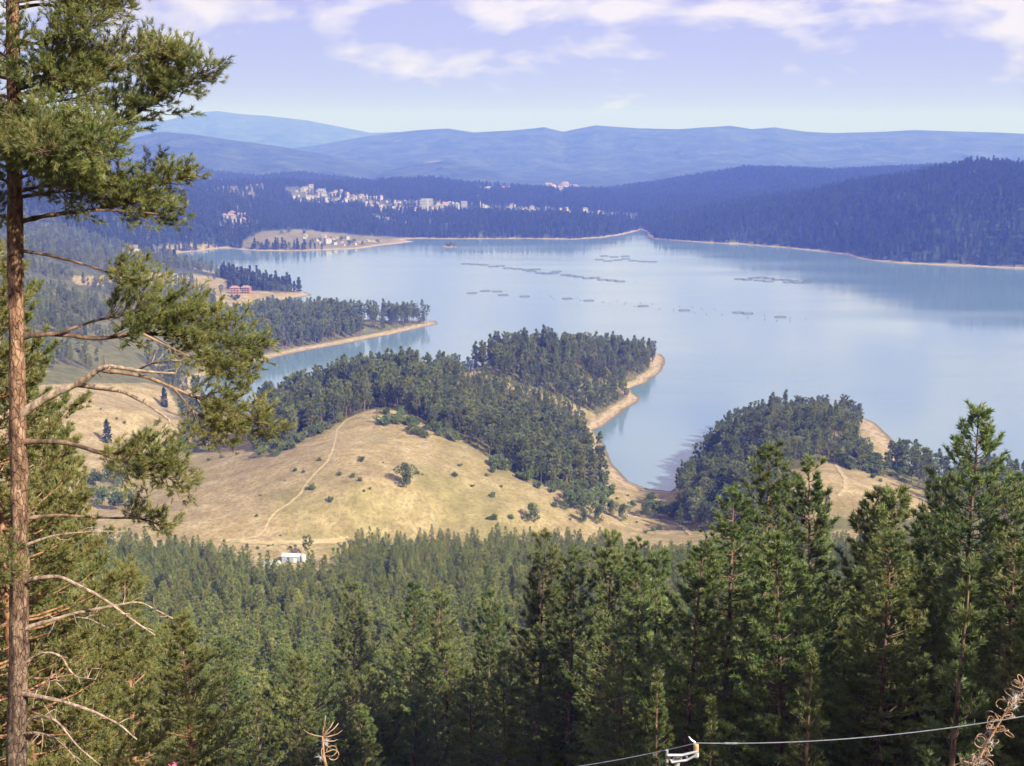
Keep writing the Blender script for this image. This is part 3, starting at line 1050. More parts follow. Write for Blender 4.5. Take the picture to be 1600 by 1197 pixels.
OLD = [as_one('pine_old', conifer(51 + i, h=h, base=b, R=r, whorl=1.1, per=5, twigs=5, k=8, Ln=1.0, Wd=0.36, spread=1.1, shape=sp, lean=0.05, sticks=False, sides=5, gap=0.2, tr=0.013), M['bark'], M['pine_far'])
       for i, (h, b, r, sp) in enumerate([(20, 0.42, 3.2, 'round'), (18, 0.36, 3.4, 'round'), (21, 0.40, 2.8, 'cone'), (17, 0.3, 3.0, 'round'), (22, 0.36, 2.9, 'cone'), (16, 0.2, 2.8, 'cone')])]
FAR = [as_one('pine_distant', conifer(71 + i, h=h, base=0.12, R=r, whorl=2.2, per=4, twigs=2.2, k=6, Ln=2.2, Wd=1.3, spread=1.0, shape='cone', sticks=False, sides=3, gap=0.1), M['bark'], M['pine_distant'])
       for i, (h, r) in enumerate([(20, 3.2), (17, 3.4), (22, 3.0), (18, 3.2)])]
BUSH = [as_one('bush_source', leafy(91 + i, h=h, R=r, n=150, k=6, Ln=0.55, Wd=0.45), M['bark'], M['leaf']) for i, (h, r) in enumerate([(3.2, 2.0), (2.2, 1.6), (4.2, 2.4)])]
# ------------------------------------------------------------------ woods
BUILD_XY = ground_at([440], [874], 430, 700)[0]       # clearing with the white sheds
LIFT_A, LIFT_B = at_y(700, 1216, 47), at_y(1640, 1112, 36)


def woods():
    g = np.random.default_rng(21)
    # --- slope below the camera: the largest stay single trees, the rest is one wood
    x, y = jitter_grid(-260, 300, 40, 580, 4.1, g)
    keep = np.abs(x) < 0.44 * y + 14
    x, y = x[keep], y[keep]
    z = height(x, y)
    zo = zone(x, y, z)
    px, py = proj(np.stack([x, y, z + 14], -1))
    # keep the lift line and the near sight lines of the photograph free
    a, b = LIFT_A[:2], LIFT_B[:2]
    dl = seg_dist(x, y, [tuple(a), tuple(b)])
    ok = (zo == 1) & (dl > 5.0) & ((g.random(len(x)) < 0.72) | (y > 145))
    # open view on the left and centre: nothing closer than what the photo shows there
    ymin = np.interp(px, [-100, 150, 350, 450, 700, 800, 1000, 1100, 1250, 1700], [48, 60, 85, 92, 100, 88, 74, 62, 54, 50])
    ok &= y > ymin
    ok &= (px > -70) & (px < 1670) | (y > 150)
    x, y, z, px = x[ok], y[ok], z[ok], px[ok]
    o = np.argsort(y)
    x, y, z, px = x[o], y[o], z[o], px[o]
    return x, y, z, px


FX, FY, FZ, FPX = woods()
N_SINGLE = 285


def region_pts(x0, x1, y0, y1, step, zid, seed, dens=None):
    g = np.random.default_rng(seed)
    x, y = jitter_grid(x0, x1, y0, y1, step, g)
    k = np.abs(x) < 0.46 * y + 40
    x, y = x[k], y[k]
    z = height(x, y)
    zo = zone(x, y, z)
    k = zo == zid
    if dens is not None:
        k &= g.random(len(x)) < dens(x, y, z)
    return x[k], y[k], z[k], g


def put(name, label, r, sources, smin, smax, sink=0.15, mod=None):
    x, y, z, g = r
    n = len(x)
    sc = g.uniform(smin, smax, n) * (mod(x, y, z) if mod else 1.0)
    o = scatter(name, np.c_[x, y, z - sink], g.uniform(0, 6.28, n), sc, g.integers(0, len(sources), n), sources)
    tag(o, label, kind='stuff')
    return o


def young_edge(x, y, z):
    px, py = proj(np.stack([x, y, z], -1))
    ln = np.interp(px, [728, 792, 862, 930], [572, 600, 622, 650])
    return np.where((px > 715) & (px < 940) & (py > ln) & (py < ln + 60), 0.62, 1.0)


# plantation below the meadow is of even young trees
_x, _y, _z = FX[N_SINGLE:], FY[N_SINGLE:], FZ[N_SINGLE:]
_g = np.random.default_rng(5)
_px, _py = proj(np.stack([_x, _y, _z], -1))
_pl = (_px > 525) & (_py < 905) & (_y > 380)
_sc = np.where(_pl, _g.uniform(0.5, 0.64, len(_x)), _g.uniform(0.66, 1.08, len(_x)) * np.interp(_y, [0, 250, 480], [1.0, 0.95, 0.72]))
# the same forest, unseen beside and behind the camera, added to shade the near trees
_gx, _gy = jitter_grid(14, 140, -60, 105, 4.8, _g)
_kp = (_gx > 0.43 * np.maximum(_gy, 0) + 13) & (seg_dist(_gx, _gy, [(-8.0, 21.0), (90.0, -81.0)]) > 9) & (seg_dist(_gx, _gy, [tuple(LIFT_A[:2]), tuple(LIFT_B[:2]), (LIFT_B[0] * 3, LIFT_B[1] - 18)]) > 4)
for _s0 in ((0.6, 1.7), (-0.4, 2.6), (5.5, 40.0)):        # gaps cut towards the sun so the plants and the pylon stay lit
    _kp &= seg_dist(_gx, _gy, [_s0, (_s0[0] + 0.695 * 62, _s0[1] - 0.719 * 62)]) > 5.5
_gx, _gy = _gx[_kp], _gy[_kp]
_x, _y, _z = np.r_[_x, _gx], np.r_[_y, _gy], np.r_[_z, height(_gx, _gy)]
_sc = np.r_[_sc, _g.uniform(0.95, 1.25, len(_gx))]
_o = scatter('pine_forest', np.c_[_x, _y, _z - 0.2], _g.uniform(0, 6.28, len(_x)), _sc, _g.integers(0, len(MID), len(_x)), MID)
tag(_o, 'dense green pine forest covering the slope between the hillside and the meadow', kind='stuff')

put('pine_wood', 'old pine wood covering the long peninsula beyond the tan meadow', region_pts(-420, 260, 560, 1130, 5.4, 2, 101, lambda x, y, z: sm(0.24, 0.40, fbm(x / 26, y / 26, 3))), OLD, 0.56, 1.0, mod=young_edge)
put('pine_wood', 'pine wood on the narrow point with a straight sandy beach', region_pts(-420, 40, 1040, 1420, 5.8, 3, 102, lambda x, y, z: sm(0.26, 0.42, fbm(x / 26, y / 26, 3))), OLD, 0.74, 1.05)
put('pine_wood', 'dark pine wood on the rounded hill at the mouth of the small bay', region_pts(60, 420, 560, 960, 5.4, 4, 103, lambda x, y, z: np.where(proj(np.stack([x, y, z], -1))[0] > 1290, 0.35, 0.95)), OLD[3:] + OLD[:2], 0.5, 0.9)
put('pine_wood', 'mixed wood on the bank behind the big pine trunk', region_pts(-900, -150, 560, 2100, 7.5, 5, 104, lambda x, y, z: sm(0.46, 0.58, fbm(x / 60, y / 60, 3)) * np.where(y > 1100, 0.75, 1)), OLD + MID[:2], 0.5, 0.95)
put('distant_forest', 'blue hazy forest on the hills beyond the lake', region_pts(-2100, 2200, 1500, 4700, 10.5, 6, 105), FAR, 0.55, 1.0)
# ------------------------------------------------------------------ single trees of the near forest
def tree_thing(name, meshes, loc, rot, scl, label, cat, group=None, tilt=(0, 0), zs=1.0):
    e = bpy.data.objects.new(name, None)
    e.empty_display_size = 0.5
    col.objects.link(e)
    e.location = loc
    e.rotation_euler = (tilt[0], tilt[1], rot)
    e.scale = (scl, scl, scl * zs)
    tag(e, label, cat, group)
    for nm, me in zip(('trunk', 'crown'), meshes):
        obj(nm, me, e)
    return e


def gz(x, y):
    return float(height(np.array([x]), np.array([y]))[0])


YOUNG = [conifer(201 + i, h=8, base=0.05, R=1.25, whorl=0.38, per=6, twigs=9, k=11, Ln=0.17, Wd=0.026, spread=0.9, shape='spire', up=0.75, droop=-0.1, gap=0.05) for i in range(2)]
YOUNG_MESH = [as_two('young_pine', m, M['bark'], M['pine_near']) for m in YOUNG]
# tip pixel, distance, model, label
BIG = [
    (1513, 630, 60, 2, 'tallest pine with a slender pointed tip rising above the shoreline, reddish trunk showing'),
    (1201, 690, 64, 0, 'broad dark pine whose tip stands in front of the round wooded hill'),
    (1281, 722, 67, 1, 'full pine with its top against the tan hilltop, just beside the wooded hill'),
    (1339, 754, 72, 3, 'slim light green pine tip in front of the hill track'),
    (1392, 757, 70, 5, 'pair-topped pine in front of the tan hill, nearer its outer end'),
    (1439, 741, 74, 3, 'pale green pine between the tan hill and the tallest pine'),
    (1575, 743, 66, 0, 'bright green pine close beside the tallest pine, towards the picture edge'),
    (1141, 762, 60, 4, 'dark spreading pine below the small bay, first of the tall pines'),
    (1068, 841, 58, 3, 'black shaded pine at the low end of the tall pine group'),
    (840, 838, 92, 1, 'tall light pine tip, leftmost of the sunlit tips below the meadow patch'),
    (889, 856, 88, 0, 'pine with a twisted dark top between two sunlit pine tips'),
    (943, 836, 90, 3, 'yellow-green pine standing right below the pale meadow patch'),
    (1006, 850, 84, 1, 'sunlit pine tip below the far end of the pale meadow patch'),
    (1021, 855, 90, 5, 'thin pine tip tucked beside a sunlit pine below the meadow patch'),
    (465, 1032, 96, 5, 'young pointed pine standing alone in the dark forest gap'),
    (625, 909, 128, 2, 'tall sunlit pine in the middle of the forest slope'),
    (552, 906, 134, 4, 'brownish sunlit pine left of the middle of the forest slope'),
    (690, 925, 120, 0, 'pale yellowish pine right of the middle of the forest slope'),
    (760, 930, 112, 1, 'sunlit pine at the edge of the dark forest shade'),
    (1240, 830, 54, 5, 'yellow-green young pine in front of the tall pine trunks'),
    (1460, 800, 62, 4, 'dense pine directly under the tallest pine tip'),
    (1595, 800, 56, 1, 'dark pine cut by the picture edge beside the tallest pine'),
]
_g = np.random.default_rng(77)
_taken = []
for px_, py_, D_, mdl, lab in BIG:
    p = at_y(px_, py_, D_)
    z0 = gz(p[0], p[1])
    s = (p[2] - z0 + 0.3) / NEAR_H[mdl]
    tree_thing('pine_tree', NEAR_MESH[mdl], (p[0], p[1], z0 - 0.3), _g.uniform(0, 6.28), s ** 0.6, lab, 'pine tree', 'pines of the near forest', zs=s ** 0.4)
    _taken.append((p[0], p[1]))
for px_, py_, D_, hh, k, lab in [(1502, 873, 42, 9.0, 0, 'young spire-shaped pine in front of the reddish trunk'), (1113, 1085, 46, 7.5, 1, 'thin young pine top just above the cable beside the lift pylon'),
                                (1027, 1045, 52, 9.0, 0, 'small young pine with upright shoots in the dark shade'), (1265, 1010, 50, 8.5, 1, 'small shaded young pine above the long cable')]:
    p = at_y(px_, py_, D_)
    z0 = gz(p[0], p[1])
    s = (p[2] - z0) / 8.0
    tree_thing('young_pine', YOUNG_MESH[k], (p[0], p[1], z0), _g.uniform(0, 6.28), min(s, 1.3), lab, 'young pine', 'young pines in the near forest', zs=max(1, s / 1.3))
_taken = np.array(_taken)


def place_words(px, y):
    for lim, a in ((120, 'right behind the big trunk'), (260, 'under the bare branches of the big pine'), (380, 'just past the tips of the bare branches'), (500, 'below the white sheds'),
                   (590, 'below the near end of the young plantation'), (690, 'below the middle of the young plantation'), (790, 'straight below the lone meadow tree, past the plantation'),
                   (880, 'below the far end of the young plantation'), (980, 'below the pale meadow patch'), (1080, 'below the head of the small bay'), (1180, 'below the steep side of the wooded hill'),
                   (1280, 'below the top of the wooded hill'), (1400, 'below the tan hilltop with the track'), (1500, 'on the hill side of the tallest pine'), (9999, 'between the tallest pine and the picture edge')):
        if px < lim:
            break
    return ('front-rank pine ' if y < 82 else 'second-rank pine ' if y < 110 else 'third-rank pine ' if y < 140 else 'farther pine ') + a


_n = 0
N_AUTO = N_SINGLE - len(BIG)
for x, y, z, px_ in zip(FX[:N_SINGLE], FY[:N_SINGLE], FZ[:N_SINGLE], FPX[:N_SINGLE]):
    if np.hypot(_taken[:, 0] - x, _taken[:, 1] - y).min() < 3.0:
        continue
    mdl = int(_g.integers(0, 10))
    s = _g.uniform(0.72, 1.08)
    # keep the canopy below the view over the bay that the photograph shows
    tip_lim = np.interp(px_, [-100, 300, 420, 500, 800, 950, 1050, 1100, 1180, 1240, 1330, 1450, 1540, 1700], [900, 935, 1050, 1010, 930, 890, 890, 850, 770, 790, 820, 800, 770, 770]) + _g.uniform(0, 75)
    zt = at_y(px_, tip_lim, y)[2]
    s = min(s, (zt - z) / NEAR_H[mdl])
    if s < 0.3:
        continue
    lab = ('low ' if s < 0.62 else 'tall ' if s > 0.92 else 'middling ') + place_words(px_, y)
    tree_thing('pine_tree', NEAR_MESH[mdl], (x, y, z - 0.25), _g.uniform(0, 6.28), s ** 0.75, lab, 'pine tree', 'pines of the near forest: ' + lab, tilt=(_g.normal(0, 0.02), _g.normal(0, 0.02)), zs=s ** 0.25)
    _n += 1

# ------------------------------------------------------------------ bushes and field trees
BM = [as_two('bush', leafy(301 + i, h=h, R=r, n=n, k=7, Ln=0.5, Wd=0.34), M['bark'], M['leaf']) for i, (h, r, n) in enumerate([(3.0, 2.0, 170), (2.2, 1.7, 130), (4.0, 2.3, 220), (7.5, 3.6, 460), (8.5, 4.2, 560)])]
BH = [3.0, 2.2, 4.0, 7.5, 8.5]
SPR = as_two('spruce', conifer(331, h=14, base=0.03, R=2.9, whorl=0.8, per=7, twigs=7, k=8, Ln=0.7, Wd=0.24, shape='cone', droop=0.3, up=0.3, gap=0.02), M['bark'], M['spruce'])
OLDP = [as_two('field_pine', conifer(341 + i, h=14, base=0.3, R=3.4, whorl=0.9, per=5, twigs=7, k=8, Ln=0.8, Wd=0.28, shape='round', lean=0.06, gap=0.2), M['bark'], M['pine_far']) for i in range(2)]


def on_ground(lst, y0=430, y1=3000):
    a = np.array(lst, float)
    return ground_at(a[:, 0], a[:, 1], y0, y1)


def plant(lst, name, meshes, base_h, cat, group, labels, seed, y1=3000, k_h=1.0):
    """lst: (px, py of the foot, height in photo pixels)."""
    g = np.random.default_rng(seed)
    P = on_ground([(a, b) for a, b, c in lst], y1=y1)
    for i, ((a, b, c), p) in enumerate(zip(lst, P)):
        k = int(g.integers(0, len(meshes)))
        hm = c * p[1] / F * k_h
        tree_thing(name, meshes[k], (p[0], p[1], p[2] - 0.1), g.uniform(0, 6.28), hm / base_h[k], labels if isinstance(labels, str) else labels[i], cat, group)


def z7(*pts):
    return [(380 + a * 0.3425, 470 + b * 0.3425, c) for a, b, c in pts]


def z8(*pts):
    return [(700 + a * 0.3426, 470 + b * 0.3426, c) for a, b, c in pts]


plant(z7((745, 852, 33)), 'oak_tree', [BM[4]], [8.5], 'tree', None, 'lone round tree with a long shadow in the middle of the tan meadow', 1, k_h=1.15)
plant([(168, 692, 38), (257, 636, 32)], 'spruce_tree', [SPR], [14], 'spruce', None, ['dark pointed spruce standing on the tan slope behind the big pine trunk', 'dark spruce higher on the tan slope, beside the far hedge line'], 2)
plant([(481, 872, 36)], 'field_pine', [OLDP[0]], [14], 'pine tree', None, 'dark lone pine beside the white sheds', 3)
small = z7((350, 728, 6), (235, 778, 6), (275, 783, 5), (437, 795, 8), (502, 805, 7), (530, 822, 7), (545, 732, 11), (318, 858, 11), (395, 914, 9), (640, 740, 3), (795, 790, 5), (820, 795, 4),
           (965, 800, 8), (990, 756, 7), (1045, 850, 6), (62, 985, 5), (985, 634, 7), (1110, 800, 7), (1135, 782, 9), (1142, 895, 9), (1120, 1000, 8), (1140, 998, 10), (580, 860, 4), (550, 870, 4), (190, 820, 3), (75, 890, 4))
small += z8((195, 998, 9), (208, 998, 11), (290, 992, 8), (482, 870, 6), (490, 940, 9), (245, 850, 5), (30, 800, 6), (200, 778, 9), (560, 1000, 5), (770, 905, 5), (820, 890, 4), (655, 880, 5), (590, 905, 5), (930, 1050, 9), (960, 1045, 8), (905, 1060, 7), (860, 1012, 4))
small += [(1040 + a * 0.35, 600 + b * 0.35, c) for a, b, c in ((930, 422, 11), (960, 436, 6), (1010, 412, 8), (1055, 436, 9), (905, 400, 5), (880, 275, 6), (920, 280, 7), (860, 260, 6))]
small += [(400 + a * 0.075, 820 + b * 0.075, c) for a, b, c in ((30, 500, 5), (260, 450, 4), (350, 430, 3), (705, 470, 4), (830, 450, 4), (505, 230, 3))]
small += [(130, 628, 3), (182, 655, 4), (195, 662, 5), (158, 640, 3), (325, 720, 6), (370, 710, 5), (345, 716, 7), (300, 733, 4)]
plant(small, 'small_bush', [BM[0], BM[1]], [3.0, 2.2], 'bush', 'small bushes dotting the dry meadow', 'small dark bush dotting the dry tan meadow', 4, k_h=0.8)
mid_b = z8((392, 1012, 26), (620, 1015, 20), (680, 1008, 22), (722, 905, 16), (790, 1000, 22), (842, 945, 12), (920, 930, 18), (900, 990, 22), (945, 985, 24), (990, 995, 22), (1030, 998, 22), (1060, 985, 20),
           (1100, 990, 22), (1140, 995, 20), (560, 950, 26), (600, 960, 28), (640, 950, 24), (545, 915, 20), (590, 915, 22), (700, 960, 20), (740, 975, 20))
plant(mid_b, 'valley_tree', [BM[3], BM[4]], [7.5, 8.5], 'tree', 'leafy trees in the hollow at the head of the small bay', 'rounded leafy tree in the hollow at the head of the small bay', 5, k_h=1.25)
plant([(150, 760, 30), (170, 755, 34), (190, 758, 30), (160, 790, 36), (185, 796, 36), (205, 790, 28), (145, 780, 24), (200, 740, 20), (215, 745, 18)], 'willow_tree', [BM[3], BM[4]], [7.5, 8.5], 'tree',
      'round trees clumped on the low meadow behind the big pine', 'round grey-green tree in the clump on the low meadow behind the big pine', 6)
plant([(372, 455, 17), (380, 450, 18), (388, 452, 20), (396, 451, 17), (404, 452, 17), (412, 453, 16), (420, 455, 14), (428, 456, 15), (436, 458, 14), (444, 459, 13), (452, 458, 12), (345, 462, 16), (335, 440, 11), (326, 438, 10)],
      'point_pine', OLDP, [14, 14], 'pine tree', 'pines in a row on the low sandy point', 'small dark pine in the row on the low sandy point with red houses', 7)
plant([(371, 470, 12), (362, 468, 9), (357, 492, 14), (350, 490, 12)], 'shore_bush', [BM[3]], [7.5], 'bush', 'round bushes on the low sandy shore', 'round dark bush on the bare shore below the red houses', 8)
plant([(396, 388, 8), (404, 386, 9), (412, 389, 7), (420, 384, 8), (430, 387, 9), (440, 389, 7), (452, 386, 8), (464, 388, 7), (478, 385, 9), (490, 382, 9), (500, 378, 8), (508, 384, 7), (516, 378, 9), (524, 382, 8), (534, 376, 8),
       (546, 384, 9), (553, 380, 8), (566, 383, 7), (440, 366, 8), (452, 364, 9), (476, 366, 8), (590, 380, 7)],
      'shore_tree', [BM[3], BM[4]], [7.5, 8.5], 'tree', 'small trees on the bare far shore', 'small dark round tree on the bare brown far shore', 10)
plant([(699, 386, 8), (705, 386, 9), (710, 386, 6)], 'islet_bush', [BM[3]], [7.5], 'bush', 'bushes on the islet', 'dark bush on the tiny rocky islet', 11)
# belts of scrub along the wood's edge
BELTS = (('between the crest of the tan meadow and the pines', [(600, 645), (650, 636), (722, 668), (738, 692), (640, 684), (600, 664)], 42, 6, 12),
         ('on the bay side of the tan meadow, below the pines', [(758, 702), (860, 742), (955, 772), (930, 790), (860, 772), (776, 735)], 60, 7, 14),
         ('down the far flank of the tan meadow', [(405, 702), (470, 668), (560, 640), (552, 655), (470, 694), (415, 724)], 52, 6, 12),
         ('on the bare saddle between the two pine woods', [(660, 584), (700, 572), (722, 582), (690, 592)], 9, 6, 10),
         ('on the open flank of the round hill', [(1330, 690), (1380, 722), (1440, 750), (1330, 738), (1290, 705)], 40, 7, 14))
for wh, poly, n, lo, hi in BELTS:
    g_ = np.random.default_rng(len(poly) * n)
    belt = []
    xs, ys = [p[0] for p in poly], [p[1] for p in poly]
    while len(belt) < n:
        a, b = g_.uniform(min(xs), max(xs)), g_.uniform(min(ys), max(ys))
        if in_poly(np.array([a]), np.array([b]), poly)[0]:
            belt.append((a, b, g_.uniform(lo, hi)))
    plant(belt, 'scrub_bush', [BM[0], BM[2]], [3.0, 4.0], 'bush', 'scrub bushes ' + wh, 'low green scrub bush ' + wh, 9, k_h=1.45)


# ------------------------------------------------------------------ tracks
def track(name, pts, width, label):
    a = np.array(pts, float)
    s = np.linspace(0, len(a) - 1, len(a) * 14)
    q = np.stack([np.interp(s, np.arange(len(a)), a[:, i]) for i in range(2)], 1)
    P = ground_at(q[:, 0], q[:, 1])
    for _ in range(3):
        P[1:-1] = (P[:-2] + 2 * P[1:-1] + P[2:]) / 4
    T = np.gradient(P[:, :2], axis=0)
    Nn = unit(np.c_[T[:, 1], -T[:, 0]])
    V, W = [], [-0.5, -0.22, 0.22, 0.5]
    for w in W:
        xy = P[:, :2] + Nn * w * width * (1 + 0.25 * np.sin(np.arange(len(P)) * 0.7))[:, None]
        V.append(np.c_[xy, height(xy[:, 0], xy[:, 1]) + (0.10 if abs(w) < 0.4 else 0.22)])
    V = np.stack(V, 1).reshape(-1, 3)
    n = len(P)
    i = np.arange(n - 1)[:, None] * 4
    j = np.arange(3)[None]
    Q = np.stack([i + j, i + j + 1, i + 5 + j, i + 4 + j], -1).reshape(-1, 4)
    o = obj(name, mesh_np(name, V, Q, M['track'], smooth=True))
    tag(o, label, kind='structure')


M['track'] = noise_col('track', (0.29, 0.222, 0.122), (0.385, 0.30, 0.175), 0.5, 0.95, 5)
track('path', [(560, 648), (540, 658), (527, 672), (524, 690), (520, 705), (512, 722), (495, 738), (480, 755), (470, 772), (452, 788), (432, 800), (422, 812), (415, 828), (405, 838), (385, 843), (350, 846)], 1.4, 'pale dirt track winding down the tan meadow')
track('path', [(1305, 722), (1312, 735), (1322, 750), (1322, 765), (1312, 776)], 2.4, 'pale dirt track curving over the round hill')
track('path', [(1035, 812), (1055, 818), (1070, 826), (1080, 836)], 2.0, 'pale wheel track across the small meadow patch')
track('path', [(352, 845), (420, 849), (520, 846), (545, 842)], 3.0, 'pale dirt road along the foot of the meadow')
# ------------------------------------------------------------------ buildings, fish farm, lift
M['wall_white'] = noise_col('wall_white', (0.22, 0.212, 0.208), (0.36, 0.35, 0.345), 0.4, 0.9, 4, rnd=0.12)
M['wall_cream'] = noise_col('wall_cream', (0.26, 0.225, 0.19), (0.36, 0.32, 0.27), 0.4, 0.9, 4, rnd=0.12)
M['wall_red'] = noise_col('wall_red', (0.34, 0.10, 0.06), (0.44, 0.15, 0.09), 0.5, 0.9, 4)
M['roof_red'] = noise_col('roof_red', (0.15, 0.09, 0.07), (0.27, 0.18, 0.14), 0.6, 0.85, 4, rnd=0.2)
M['roof_grey'] = noise_col('roof_grey', (0.20, 0.20, 0.21), (0.34, 0.33, 0.33), 0.6, 0.7, 4, rnd=0.2)
M['glass'] = noise_col('glass', (0.03, 0.04, 0.05), (0.06, 0.08, 0.10), 1.0, 0.15, 2, spec=0.6)
M['metal_blue'] = noise_col('metal_blue', (0.22, 0.27, 0.38), (0.30, 0.35, 0.46), 0.8, 0.5, 4)
M['sheet_white'] = noise_col('sheet_white', (0.42, 0.42, 0.41), (0.55, 0.55, 0.54), 0.7, 0.5, 4)
M['cage'] = noise_col('cage', (0.05, 0.055, 0.06), (0.10, 0.105, 0.11), 0.5, 0.6, 3)
M['buoy'] = noise_col('buoy', (0.05, 0.05, 0.06), (0.12, 0.10, 0.09), 0.9, 0.5, 3)
M['galv'] = noise_col('galv', (0.42, 0.43, 0.44), (0.62, 0.63, 0.63), 6, 0.45, 4)
M['galv'].node_tree.nodes['Principled BSDF'].inputs['Metallic'].default_value = 0.6
M['rust'] = noise_col('rust', (0.36, 0.20, 0.10), (0.62, 0.46, 0.30), 9, 0.7, 5)


def empty(name, loc, rz=0.0, scl=1.0):
    e = bpy.data.objects.new(name, None)
    e.empty_display_size = 0.5
    col.objects.link(e)
    e.location = loc
    e.rotation_euler = (0, 0, rz)
    e.scale = (scl,) * 3
    return e


def house_meshes(w, d, h, hip, wm, rm):
    """wall, roof, window row meshes"""
    a = MB()
    a.box(-w / 2, w / 2, -d / 2, d / 2, -2.5, h)
    r = MB()
    o, rh = 0.6, 0.28 * d
    x, y = w / 2 + o, d / 2 + o
    i = (w / 2 - d * 0.42) if hip else x
    r.add([(-x, -y, h), (x, -y, h), (x, y, h), (-x, y, h), (-i, 0, h + rh), (i, 0, h + rh), (-x, -y, h - 0.25), (x, -y, h - 0.25), (x, y, h - 0.25), (-x, y, h - 0.25)],
          [(0, 1, 5, 4), (2, 3, 4, 5), (1, 2, 5), (3, 0, 4), (6, 7, 1, 0), (7, 8, 2, 1), (8, 9, 3, 2), (9, 6, 0, 3), (9, 8, 7, 6)])
    q = MB()
    n, fl = max(2, int(w / 3)), max(1, int(h / 3))
    wins = []
    for f in range(fl):
        for j in range(n):
            cx = -w / 2 + (j + 0.5) * w / n
            b = MB()
            b.box(cx - 0.6, cx + 0.6, -d / 2 - 0.06, -d / 2 + 0.02, 0.9 + f * 3, 2.3 + f * 3)
            wins.append(b)
    return a.mesh('wall', wm), r.mesh('roof', rm), [b.mesh('window', M['glass']) for b in wins]


HOUSES = [house_meshes(10, 9, 6.5, True, M['wall_white'], M['roof_red']), house_meshes(12, 9, 9, False, M['wall_cream'], M['roof_red']), house_meshes(9, 8, 6, False, M['wall_white'], M['roof_grey']),
          house_meshes(14, 10, 9.5, True, M['wall_white'], M['roof_red']), house_meshes(8, 8, 5, True, M['wall_cream'], M['roof_grey'])]


def house(p, k, rz, s, label, group, windows=False, name='house'):
    e = empty(name, tuple(p), rz, s)
    tag(e, label, 'house', group)
    w, r, wins = HOUSES[k]
    obj('wall', w, e)
    obj('roof', r, e)
    if windows:
        for m in wins:
            obj('window', m, e)


def house_field(poly, n, seed, label, group, s0=0.8, s1=1.2, windows=False, gap=12.0, y1=5200, y0=1400):
    g = np.random.default_rng(seed)
    xs, ys = [p[0] for p in poly], [p[1] for p in poly]
    a, b = g.uniform(min(xs), max(xs), n * 6), g.uniform(min(ys), max(ys), n * 6)
    k = in_poly(a, b, poly)
    P = ground_at(a[k], b[k], y0, y1, 260)
    got = []
    for p in P:
        if p[2] < 1.0 or any(np.hypot(p[0] - q[0], p[1] - q[1]) < gap for q in got):
            continue
        got.append(p)
        house(p, int(g.integers(0, 5)), g.normal(0, 0.5) + (1.57 if g.random() < 0.35 else 0), g.uniform(s0, s1), label, group, windows)
        if len(got) >= n:
            break


house_field([(452, 304), (480, 292), (505, 298), (560, 303), (560, 324), (500, 323), (456, 318)], 55, 1, 'small pale house on the upper terrace of the hillside town', 'houses of the upper town', 0.6, 1.05)
house_field([(560, 305), (600, 312), (665, 317), (668, 335), (620, 336), (585, 330), (560, 322)], 66, 2, 'small pale house packed into the middle of the town', 'houses of the middle town', 0.6, 1.05)
house_field([(668, 320), (735, 322), (735, 330), (668, 331)], 14, 12, 'small pale house among the apartment blocks of the town', 'houses among the blocks', 0.8, 1.3)
house_field([(752, 324), (830, 326), (905, 330), (990, 336), (980, 341), (880, 337), (752, 331)], 48, 3, 'small house in the strung-out end of the town above the dark wood', 'houses of the outer town', 0.6, 1.05)
house_field([(348, 343), (380, 341), (382, 351), (350, 352)], 9, 4, 'pale house in the hamlet among trees above the far shore', 'houses of the shore hamlet', 1.0, 1.4)
house_field([(480, 364), (530, 372), (585, 378), (600, 383), (540, 386), (500, 384), (470, 376)], 15, 5, 'small white cabin on the bare far shore', 'cabins on the far shore', 0.55, 0.9)
house_field([(193, 390), (215, 391), (222, 398), (196, 399)], 5, 6, 'red-roofed house by the far sandy spit', 'houses by the far spit', 0.9, 1.2)
house_field([(846, 296), (880, 292), (905, 296), (870, 303), (850, 302)], 26, 7, 'tiny pale house of the distant village in the valley gap', 'houses of the distant village', 1.3, 2.0, gap=22, y1=7000, y0=3000)
house_field([(742, 297), (800, 294), (798, 300), (750, 302)], 7, 8, 'tiny pale farmhouse on the clearing beyond the town', 'farmhouses beyond the town', 1.0, 1.5, gap=20)


def block(px, py, w, d, h, label, name, mat_w, floors, cat='building', strip=False, rz=0.1):
    p = ground_at([px], [py], 2000, 4500)[0]
    e = empty(name, tuple(p), rz)
    tag(e, label, cat)
    a = MB()
    a.box(-w / 2, w / 2, -d / 2, d / 2, -4, h)
    a.build('wall', mat_w, e)
    r = MB()
    r.box(-w / 2 - 0.4, w / 2 + 0.4, -d / 2 - 0.4, d / 2 + 0.4, h + 0.004, h + 0.9)
    r.build('roof', M['roof_grey'], e)
    fh = h / floors
    for f in range(floors):
        n = max(3, int(w / 4.2))
        for j in range(n):
            if strip and j == n // 2:
                continue
            cx = -w / 2 + (j + 0.5) * w / n
            b = MB()
            b.box(cx - w / n * 0.32, cx + w / n * 0.32, -d / 2 - 0.08, -d / 2 + 0.05, f * fh + 0.9, f * fh + fh * 0.82)
            b.build('window', M['glass'], e)
    return e


